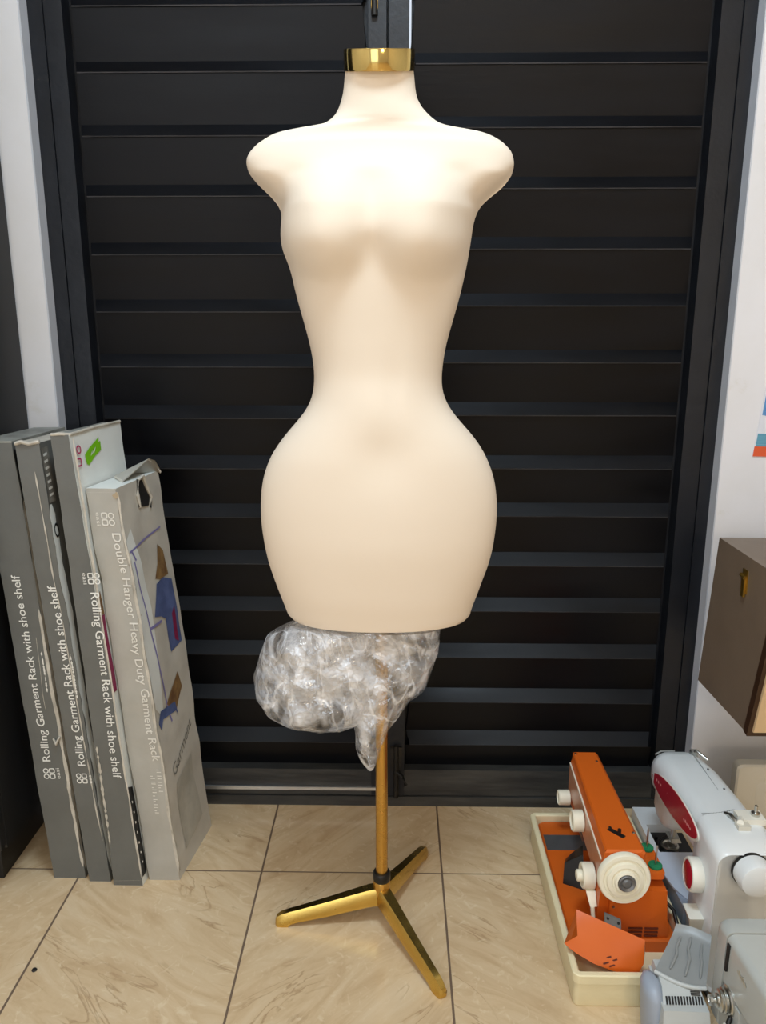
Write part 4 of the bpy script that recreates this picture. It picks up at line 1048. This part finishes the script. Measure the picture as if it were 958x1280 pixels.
# top details
b = nb(); box(b, 0.627, 0.6278, 1.305, 1.50, 0.2905, 0.2925); 
for k in range(12):
    t = k / 11; x = 0.566 + 0.06 * t
    box(b, x, x + 0.006, 1.288 + 0.012 * t * t, 1.289 + 0.012 * t * t, 0.2932, 0.2942)
obj('seam_line', b, M['tread'], warm)
b = nb(); box(b, 0.622, 0.668, 1.255, 1.285, 0.292, 0.304); tube(b, [(0.628, 1.268, 0.298), (0.618, 1.246, 0.304)], 0.006); obj('bobbin_winder', b, M['whitewarm'], wm, bevel=0.003)
b = nb(); lathe(b, [(0.008, 0), (0.008, 0.006), (0.003, 0.008), (0.003, 0.02), (0, 0.02)], (0.655, 1.27, 0.303), (0, 0, 1), 16); obj('winder_spindle', b, M['steel'], wm)
b = nb(); tube(b, [(0.61, 1.29, 0.293), (0.613, 1.275, 0.300), (0.618, 1.262, 0.296)], 0.004)
obj('winder_arm', b, M['steel'], wm)
b = nb(); box(b, 0.612, 0.634, 1.238, 1.256, 0.291, 0.302); obj('winder_stop', b, M['beige'], wm, bevel=0.002)
b = nb(); tube(b, [(0.630, 1.508, 0.284), (0.634, 1.500, 0.298), (0.645, 1.488, 0.292), (0.652, 1.480, 0.288)], 0.004); box(b, 0.625, 0.638, 1.50, 1.512, 0.281, 0.296); obj('thread_guide', b, M['steel'], wm, bevel=0.001)
for x, y in ((0.604, 1.305), (0.640, 1.37), (0.636, 1.44)):
    b = nb(); lathe(b, [(0.0022, -0.002), (0.0022, 0.0008), (0, 0.001)], (x, y, 0.2925), (0, 0, 1), 10); obj('screw', b, M['plategrey'], wm)
b = nb(); tube(b, [(0.556, 1.52, 0.278), (0.57, 1.527, 0.281), (0.60, 1.530, 0.280)], 0.0016, 6); obj('face_seam', b, M['tread'], warm)
b = nb(); tube(b, [(0.5555, 1.29, 0.03), (0.546, 1.28, 0.02), (0.548, 1.22, 0.012), (0.56, 1.17, 0.006), (0.60, 1.155, 0.005)], 0.004); obj('power_cord', b, M['blackplastic'], wm)

# ------------------------------------------------------------------ beige cover behind the white machine
bc = thing('machine_cover', 'plain beige plastic cover panel standing upright behind the white sewing machine', 'lid', (0.88, 1.56, 0))
b = nb(); loft(b, [[(x, y, z) for x, z in rrect(0.746 + i, 1.02 - i, 0.0 + i, 0.2385 - i, 0.012)] for i, y in ((0.004, 1.5445), (0.0, 1.5485), (0.0, 1.570), (0.004, 1.5735))])
bs = obj('shell', b, M['beige'], bc, angle=35)
b = nb(); loft(b, [[(x, y, z) for x, z in rrect(0.79 + i, 0.976 - i, 0.04 + i, 0.198 - i, 0.012)] for i, y in ((0.002, 1.5438), (0.0, 1.5448))]); obj('raised_panel', b, M['beige'], bs)

# ------------------------------------------------------------------ brown carrying case on a wall shelf
cs = thing('carrying_case', 'brown sewing machine carrying case with a brass latch hanging over the white machine', 'case', (0.85, 1.44, 0.43))
pr = [(1.326, 0.436), (1.567, 0.4285), (1.532, 0.755), (1.262, 0.755)]
b = nb(); prism(b, pr, lambda y, z, t: (t, y, z), 0.650, 1.10)
body = obj('body', b, M['casebrown'], cs, bevel=0.012, seg=4)
b = nb()
q0, q1 = Vector((1.326, 0.436)), Vector((1.262, 0.755))
d_ = (q1 - q0); n2 = Vector((-d_.y, d_.x)).normalized()
def cpt(t, off): 
    p = q0 + d_ * t + n2 * off; return p
loops = []
for (t, off) in ((0.0, 0.010), (0.0, 0.0), ):
    pass
prism(b, [tuple(cpt(-0.008, -0.012)), tuple(cpt(1.0, -0.012)), tuple(cpt(1.0, 0.004)), tuple(cpt(-0.008, 0.004))], lambda y, z, t: (t, y, z), 0.648, 1.102)
obj('edge_trim', b, M['casetrim'], cs, bevel=0.005, seg=3)
b = nb(); prism(b, [tuple(cpt(0.022, 0.002)), tuple(cpt(0.985, 0.002)), tuple(cpt(0.975, 0.010)), tuple(cpt(0.032, 0.010))], lambda y, z, t: (t, y, z), 0.656, 1.094)
obj('front_panel', b, M['casetan'], cs, bevel=0.004, seg=3)
b = nb()
hexa(b, [(0.6485, 1.388, 0.685), (0.6505, 1.388, 0.685), (0.6505, 1.408, 0.685), (0.6485, 1.408, 0.685), (0.6485, 1.392, 0.729), (0.6505, 1.392, 0.729), (0.6505, 1.412, 0.729), (0.6485, 1.412, 0.729)])
lt = obj('latch', b, M['brass'], cs, bevel=0.0008)
b = nb(); hexa(b, [(0.6445, 1.393, 0.678), (0.649, 1.393, 0.678), (0.649, 1.404, 0.678), (0.6445, 1.404, 0.678), (0.645, 1.395, 0.718), (0.649, 1.395, 0.718), (0.649, 1.407, 0.718), (0.645, 1.407, 0.718)])
tube(b, [(0.6455, 1.393, 0.715), (0.6455, 1.410, 0.717)], 0.004, 10); obj('hasp', b, M['brass'], lt, bevel=0.001)
sh = thing('wall_shelf', 'white wall shelf behind the brown carrying case', 'shelf', (0.95, 1.55, 0.40))
b = nb(); hexa(b, [(0.74, 1.34, 0.412), (1.25, 1.34, 0.412), (1.25, 1.70, 0.405), (0.74, 1.70, 0.405), (0.74, 1.34, 0.4345), (1.25, 1.34, 0.4345), (1.25, 1.70, 0.4245), (0.74, 1.70, 0.4245)])
obj('board', b, M['shelfwood'], sh)
for x in (0.95, 1.18):
    b = nb(); prism(b, [(1.70, 0.405), (1.45, 0.41), (1.70, 0.22)], lambda y, z, t: (t, y, z), x, x + 0.02); obj('bracket', b, M['steel'], sh)

# ------------------------------------------------------------------ poster on the wall
ps = thing('poster', 'blue and white poster with an orange bottom band on the right wall', 'poster', (0.88, 1.699, 1.0))
ca, sa = math.cos(R(5)), math.sin(R(5))
def pp(u, w):  # from the lower left corner
    return (0.7735 + u * ca + w * sa, 0.893 - u * sa * 0.2 + w * ca)
def pquad(u0, u1, w0, w1, y, th=0.0012):
    b = nb(); prism(b, [pp(u0, w0), pp(u1, w0), pp(u1, w1), pp(u0, w1)], lambda x, z, t: (x, t, z), y - th, y); return b
sheet = obj('sheet', pquad(0.0, 0.22, 0.0, 0.21, 1.6995), M['postwh'], ps)
obj('orange_band', pquad(0.0, 0.22, 0.0, 0.022, 1.6982, 0.0005), M['postor'], ps)
obj('teal_band', pquad(0.002, 0.22, 0.022, 0.05, 1.6982, 0.0005), M['postteal'], ps)
b = nb(); prism(b, [pp(0.003, 0.090), pp(0.05, 0.082), pp(0.22, 0.086), pp(0.22, 0.155), pp(0.003, 0.152)], lambda x, z, t: (x, t, z), 1.6977, 1.6982); obj('blue_picture', b, M['postblue'], ps)
b = nb(); prism(b, [pp(0.003, 0.155), pp(0.22, 0.155), pp(0.22, 0.21), pp(0.003, 0.205)], lambda x, z, t: (x, t, z), 1.6977, 1.6982); obj('dark_picture', b, M['postdk'], ps)

# ------------------------------------------------------------------ grey foot pedal in the front
fp = thing('foot_pedal', 'grey foot pedal with ribbed tread and black vent slots in front of the cream tray', 'foot pedal', (0.47, 1.06, 0))
b = nb(); hexa(b, [(0.424, 1.010, 0.0), (0.510, 1.010, 0.0), (0.510, 1.138, 0.0), (0.430, 1.138, 0.0), (0.432, 1.044, 0.102), (0.504, 1.042, 0.102), (0.508, 1.136, 0.102), (0.436, 1.136, 0.102)])
hs = obj('housing', b, M['grey2'], fp, bevel=0.006, seg=3)
b = nb(); hexa(b, [(0.434, 1.050, 0.098), (0.502, 1.048, 0.098), (0.507, 1.136, 0.092), (0.438, 1.136, 0.092), (0.439, 1.078, 0.116), (0.500, 1.074, 0.116), (0.506, 1.134, 0.116), (0.442, 1.134, 0.116)])
hu = obj('upper_housing', b, M['grey2'], fp, bevel=0.004)
b = nb()
for k in range(13):
    x = 0.4400 + k * 0.0047; 
    p0 = Vector((x, 1.0550, 0.1030)); p1 = Vector((x + 0.0010, 1.0650, 0.1095))
    nrm = Vector((0, -0.7, 0.7)) * 0.0016; s_ = Vector((0.0023, 0, 0))
    hexa(b, [p0 - nrm, p0 + s_ - nrm, p1 + s_ - nrm, p1 - nrm, p0 + nrm, p0 + s_ + nrm, p1 + s_ + nrm, p1 + nrm])
for k in range(5):
    t = k / 4; p0 = Vector((0.4825, 1.0660 + t * 0.008, 0.1105 + t * 0.0050)); p1 = p0 + Vector((0.015, -0.0006, 0))
    nrm = Vector((0, -0.7, 0.7)) * 0.0014; s_ = Vector((0, 0.0009, 0.0009))
    hexa(b, [p0 - nrm, p1 - nrm, p1 + s_ - nrm, p0 + s_ - nrm, p0 + nrm, p1 + nrm, p1 + s_ + nrm, p0 + s_ + nrm])
obj('vent', b, M['slot'], hu)
# fan-shaped tread
b = nb()
def tread(u, v, dz=0.0):
    # u across 0..1, v from the near edge to the far edge
    x0, x1 = 0.4360 + 0.062 * v, 0.5080 + 0.042 * v
    y0 = 1.106 + 0.083 * v; y1 = 1.072 + 0.090 * v
    arc = -0.010 * math.sin(math.pi * u) * (1 - 0.2 * v) if v < 0.5 else 0.006 * math.sin(math.pi * u) * v
    curl = 0.008 * max(0, (v - 0.82) / 0.18) ** 2
    return Vector((x0 + (x1 - x0) * u, y0 + (y1 - y0) * u + arc, 0.1155 + 0.013 * v + curl + dz))
nu_, nv_ = 16, 20
top = [[b.verts.new(tread(i / nu_, j / nv_, 0.004)) for i in range(nu_ + 1)] for j in range(nv_ + 1)]
bot = [[b.verts.new(tread(i / nu_, j / nv_, 0.0)) for i in range(nu_ + 1)] for j in range(nv_ + 1)]
for j in range(nv_):
    for i in range(nu_):
        b.faces.new((top[j][i], top[j][i + 1], top[j + 1][i + 1], top[j + 1][i]))
        b.faces.new((bot[j][i], bot[j + 1][i], bot[j + 1][i + 1], bot[j][i + 1]))
    b.faces.new((top[j][0], top[j + 1][0], bot[j + 1][0], bot[j][0])); b.faces.new((top[j][nu_], bot[j][nu_], bot[j + 1][nu_], top[j + 1][nu_]))
for i in range(nu_):
    b.faces.new((top[0][i], bot[0][i], bot[0][i + 1], top[0][i + 1])); b.faces.new((top[nv_][i], top[nv_][i + 1], bot[nv_][i + 1], bot[nv_][i]))
td = obj('tread', b, M['tread'], fp, angle=40)
b = nb()
tube(b, [tread(i / 16, 0.0, 0.003) for i in range(17)], 0.0036, 10); obj('tread_lip', b, M['grey2'], td)
for u0, u1, v0, v1 in ((0.22, 0.26, 0.16, 0.80), (0.52, 0.52, 0.14, 0.84), (0.84, 0.80, 0.16, 0.80)):
    b = nb(); tube(b, [tread(u0 + (u1 - u0) * k / 8, v0 + (v1 - v0) * k / 8, 0.0062) for k in range(9)], [0.0012] + [0.0022] * 7 + [0.0012], 8); obj('tread_rib', b, M['tread'], td)
b = nb(); loft(b, [[(0.404 + (0.437 - 0.404) * 0.5 + r_ * math.cos(a) * 0.0165 + sx, 1.090 + 0.034 * math.sin(a) * r_, z) for a in [2 * math.pi * k / 24 for k in range(24)]] for r_, z, sx in ((1, 0.0, 0.016), (1.05, 0.04, 0.012), (1.0, 0.098, 0.007), (0.85, 0.110, 0.006), (0.5, 0.116, 0.006))])
obj('side_bulge', b, M['greyblue'], fp, angle=50)

# ------------------------------------------------------------------ grey sewing machine at the lower right corner
gm = thing('sewing_machine', 'grey metal sewing machine with a chrome tension dial in the lower right corner', 'sewing machine', (0.58, 0.88, 0))
def gsec(y, xl, xr, z0, z1, r):
    return [(x, y, z) for x, z in rrect(xl, xr, z0, z1, r, 5)]
b = nb(); loft(b, [gsec(0.70, 0.533, 0.640, 0.155, 0.249, 0.012), gsec(0.95, 0.524, 0.632, 0.155, 0.249, 0.012), gsec(1.042, 0.5185, 0.628, 0.155, 0.2495, 0.012)])
garm = obj('arm', b, M['grey'], gm, angle=40)
b = nb(); loft(b, [gsec(1.0435, 0.5175, 0.629, 0.075, 0.2515, 0.012), gsec(1.065, 0.516, 0.630, 0.075, 0.2515, 0.014), gsec(1.078, 0.520, 0.626, 0.079, 0.247, 0.016), gsec(1.083, 0.530, 0.616, 0.09, 0.236, 0.016)])
obj('face_plate', b, M['grey'], gm, angle=40)
b = nb(); box(b, 0.521, 0.628, 0.985, 1.0425, 0.080, 0.158); ghd = obj('head', b, M['grey'], gm, bevel=0.006)
b = nb(); hexa(b, [(0.5155, 1.0315, 0.190), (0.524, 1.0315, 0.190), (0.524, 1.0365, 0.190), (0.5155, 1.0365, 0.190), (0.5165, 1.0305, 0.238), (0.524, 1.0305, 0.238), (0.524, 1.0375, 0.238), (0.5165, 1.0375, 0.238)])
obj('take_up_slot', b, M['slot'], garm)
b = nb()
for k in range(5): tube(b, [(0.5212, 1.005 - k * 0.006, 0.219 + 0.004 * (k % 2)), (0.5216, 1.001 - k * 0.006, 0.214)], 0.0016, 6)
obj('emblem', b, M['steel'], garm)
b = nb(); gc = (0.5215, 1.020, 0.148)
lathe(b, [(0.022, -0.002), (0.022, 0.003), (0.020, 0.005), (0.015, 0.006), (0.015, 0.007), (0.0185, 0.008), (0.0185, 0.011), (0.016, 0.0125), (0.0165, 0.014), (0.0165, 0.016), (0.013, 0.018), (0.010, 0.018), (0.010, 0.021), (0.008, 0.022), (0.004, 0.022), (0.004, 0.0265), (0.008, 0.0275), (0.008, 0.031), (0.0045, 0.0315), (0.004, 0.030), (0, 0.030)], gc, (-1, 0, 0), 40)
obj('tension_dial', b, M['steel'], gm, angle=30)
b = nb(); tube(b, [(0.545, 1.012, 0.082), (0.545, 1.012, 0.012)], 0.0035); tube(b, [(0.553, 0.995, 0.082), (0.553, 0.995, 0.02)], 0.003); hexa(b, [(0.535, 1.0, 0.006), (0.556, 1.0, 0.006), (0.556, 1.03, 0.006), (0.535, 1.03, 0.006), (0.538, 1.005, 0.012), (0.553, 1.005, 0.012), (0.553, 1.025, 0.014), (0.538, 1.025, 0.014)])
obj('presser_bar', b, M['darkmetal'], gm)
b = nb(); box(b, 0.508, 0.522, 0.992, 1.004, 0.108, 0.122); obj('lifter_lever', b, M['whitewarm'], gm, bevel=0.002)
b = nb(); tube(b, [(0.522, 1.008, 0.132), (0.514, 1.000, 0.126), (0.513, 0.990, 0.116)], 0.004); tube(b, [(0.522, 0.985, 0.13), (0.512, 0.982, 0.122), (0.510, 0.975, 0.104)], 0.003); obj('thread_spring', b, M['darkmetal'], gm)
b = nb(); box(b, 0.530, 0.640, 0.70, 0.79, 0.018, 0.16); obj('column', b, M['grey'], gm, bevel=0.006)
b = nb(); loft(b, [[(x, y, z) for x, y in rrect(0.524 + i, 0.655 - i, 0.69 + i, 1.075 - i, 0.012)] for i, z in ((0.0, 0.0), (0.0, 0.014), (0.003, 0.018))]); obj('bed', b, M['greyblue'], gm, angle=35)

# small black speck on the tile
b = nb(); lathe(b, [(0.0045, 0.0), (0.005, 0.001), (0.004, 0.003), (0, 0.0032)], (-0.6715, 1.2122, 0.0), (0, 0, 1), 16)
tag(obj('floor_spot', b, M['inkblack'], base=(-0.6715, 1.2122, 0)), 'small black stud on the beige tiles at the lower left', 'spot')

# ------------------------------------------------------------------ lamps and daylight
def lamp(x, y, sx, sy, watts, color, z=2.70):
    t = thing('ceiling_lamp', 'flat ceiling lamp over the shop floor', 'lamp', (x, y, z), 'ceiling lamps')
    b = nb(); box(b, x - sx / 2 - 0.03, x + sx / 2 + 0.03, y - sy / 2 - 0.03, y + sy / 2 + 0.03, z + 0.012, z + 0.05); obj('housing', b, M['lampbody'], t, bevel=0.003)
    L = bpy.data.lights.new('lamp_light', 'AREA'); L.shape = 'RECTANGLE'; L.size = sx; L.size_y = sy
    L.energy = watts; L.color = color
    o = bpy.data.objects.new('lamp_light', L); C.objects.link(o); o.location = (x, y, z)
    return o
lamp(0.05, 0.62, 0.6, 0.4, 31, (0.68, 0.85, 1.0))
lamp(0.35, -1.3, 1.2, 0.3, 20, (1.0, 0.86, 0.70))
wl = thing('fill_lamp', 'added warm square fill lamp on the unseen back wall', 'lamp', (0.9, -3.28, 1.85))  # added lamp: warm low fill from behind the camera
b = nb(); box(b, 0.60, 1.20, -3.298, -3.255, 1.55, 2.15); obj('housing', b, M['lampbody'], wl, bevel=0.004)
L = bpy.data.lights.new('fill_lamp_light', 'AREA'); L.shape = 'SQUARE'; L.size = 0.55; L.energy = 20; L.color = (1.0, 0.82, 0.60)
o = bpy.data.objects.new('fill_lamp_light', L); C.objects.link(o); o.location = (0.9, -3.25, 1.85); o.rotation_euler = (R(90), 0, 0)
lamp(-1.5, -0.4, 0.3, 1.2, 14, (0.84, 0.92, 1.0))
# shop front daylight
L = bpy.data.lights.new('shopfront_daylight', 'AREA'); L.shape = 'RECTANGLE'; L.size = 1.9; L.size_y = 2.2
L.energy = 24; L.color = (0.88, 0.94, 1.0)
o = bpy.data.objects.new('shopfront_daylight', L); C.objects.link(o); o.location = (-1.2, -3.35, 1.25); o.rotation_euler = (R(90), 0, R(0))

w = bpy.data.worlds.new('World'); scene.world = w; w.use_nodes = True
bg = w.node_tree.nodes['Background']; bg.inputs[0].default_value = (0.80, 0.88, 1.0, 1); bg.inputs[1].default_value = 1.0

# ------------------------------------------------------------------ camera
cam = bpy.data.cameras.new('camera'); co = bpy.data.objects.new('camera', cam); C.objects.link(co)
cam.sensor_fit = 'HORIZONTAL'; cam.sensor_width = 36.0; cam.lens = 36.0 * 980.0 / 958.0
cam.clip_start = 0.02
co.location = (0, 0, 1.17); co.rotation_euler = (R(90 - 13.4), 0, R(1.0))
scene.camera = co
scene.view_settings.view_transform = 'Standard'
try: scene.view_settings.look = 'None'
except Exception: pass
scene.view_settings.exposure = -0.12; scene.view_settings.gamma = 1.0
scene.view_settings.use_curve_mapping = False
try:
    scene.cycles.use_denoising = True
    scene.cycles.max_bounces = 10; scene.cycles.transparent_max_bounces = 24
except Exception: pass
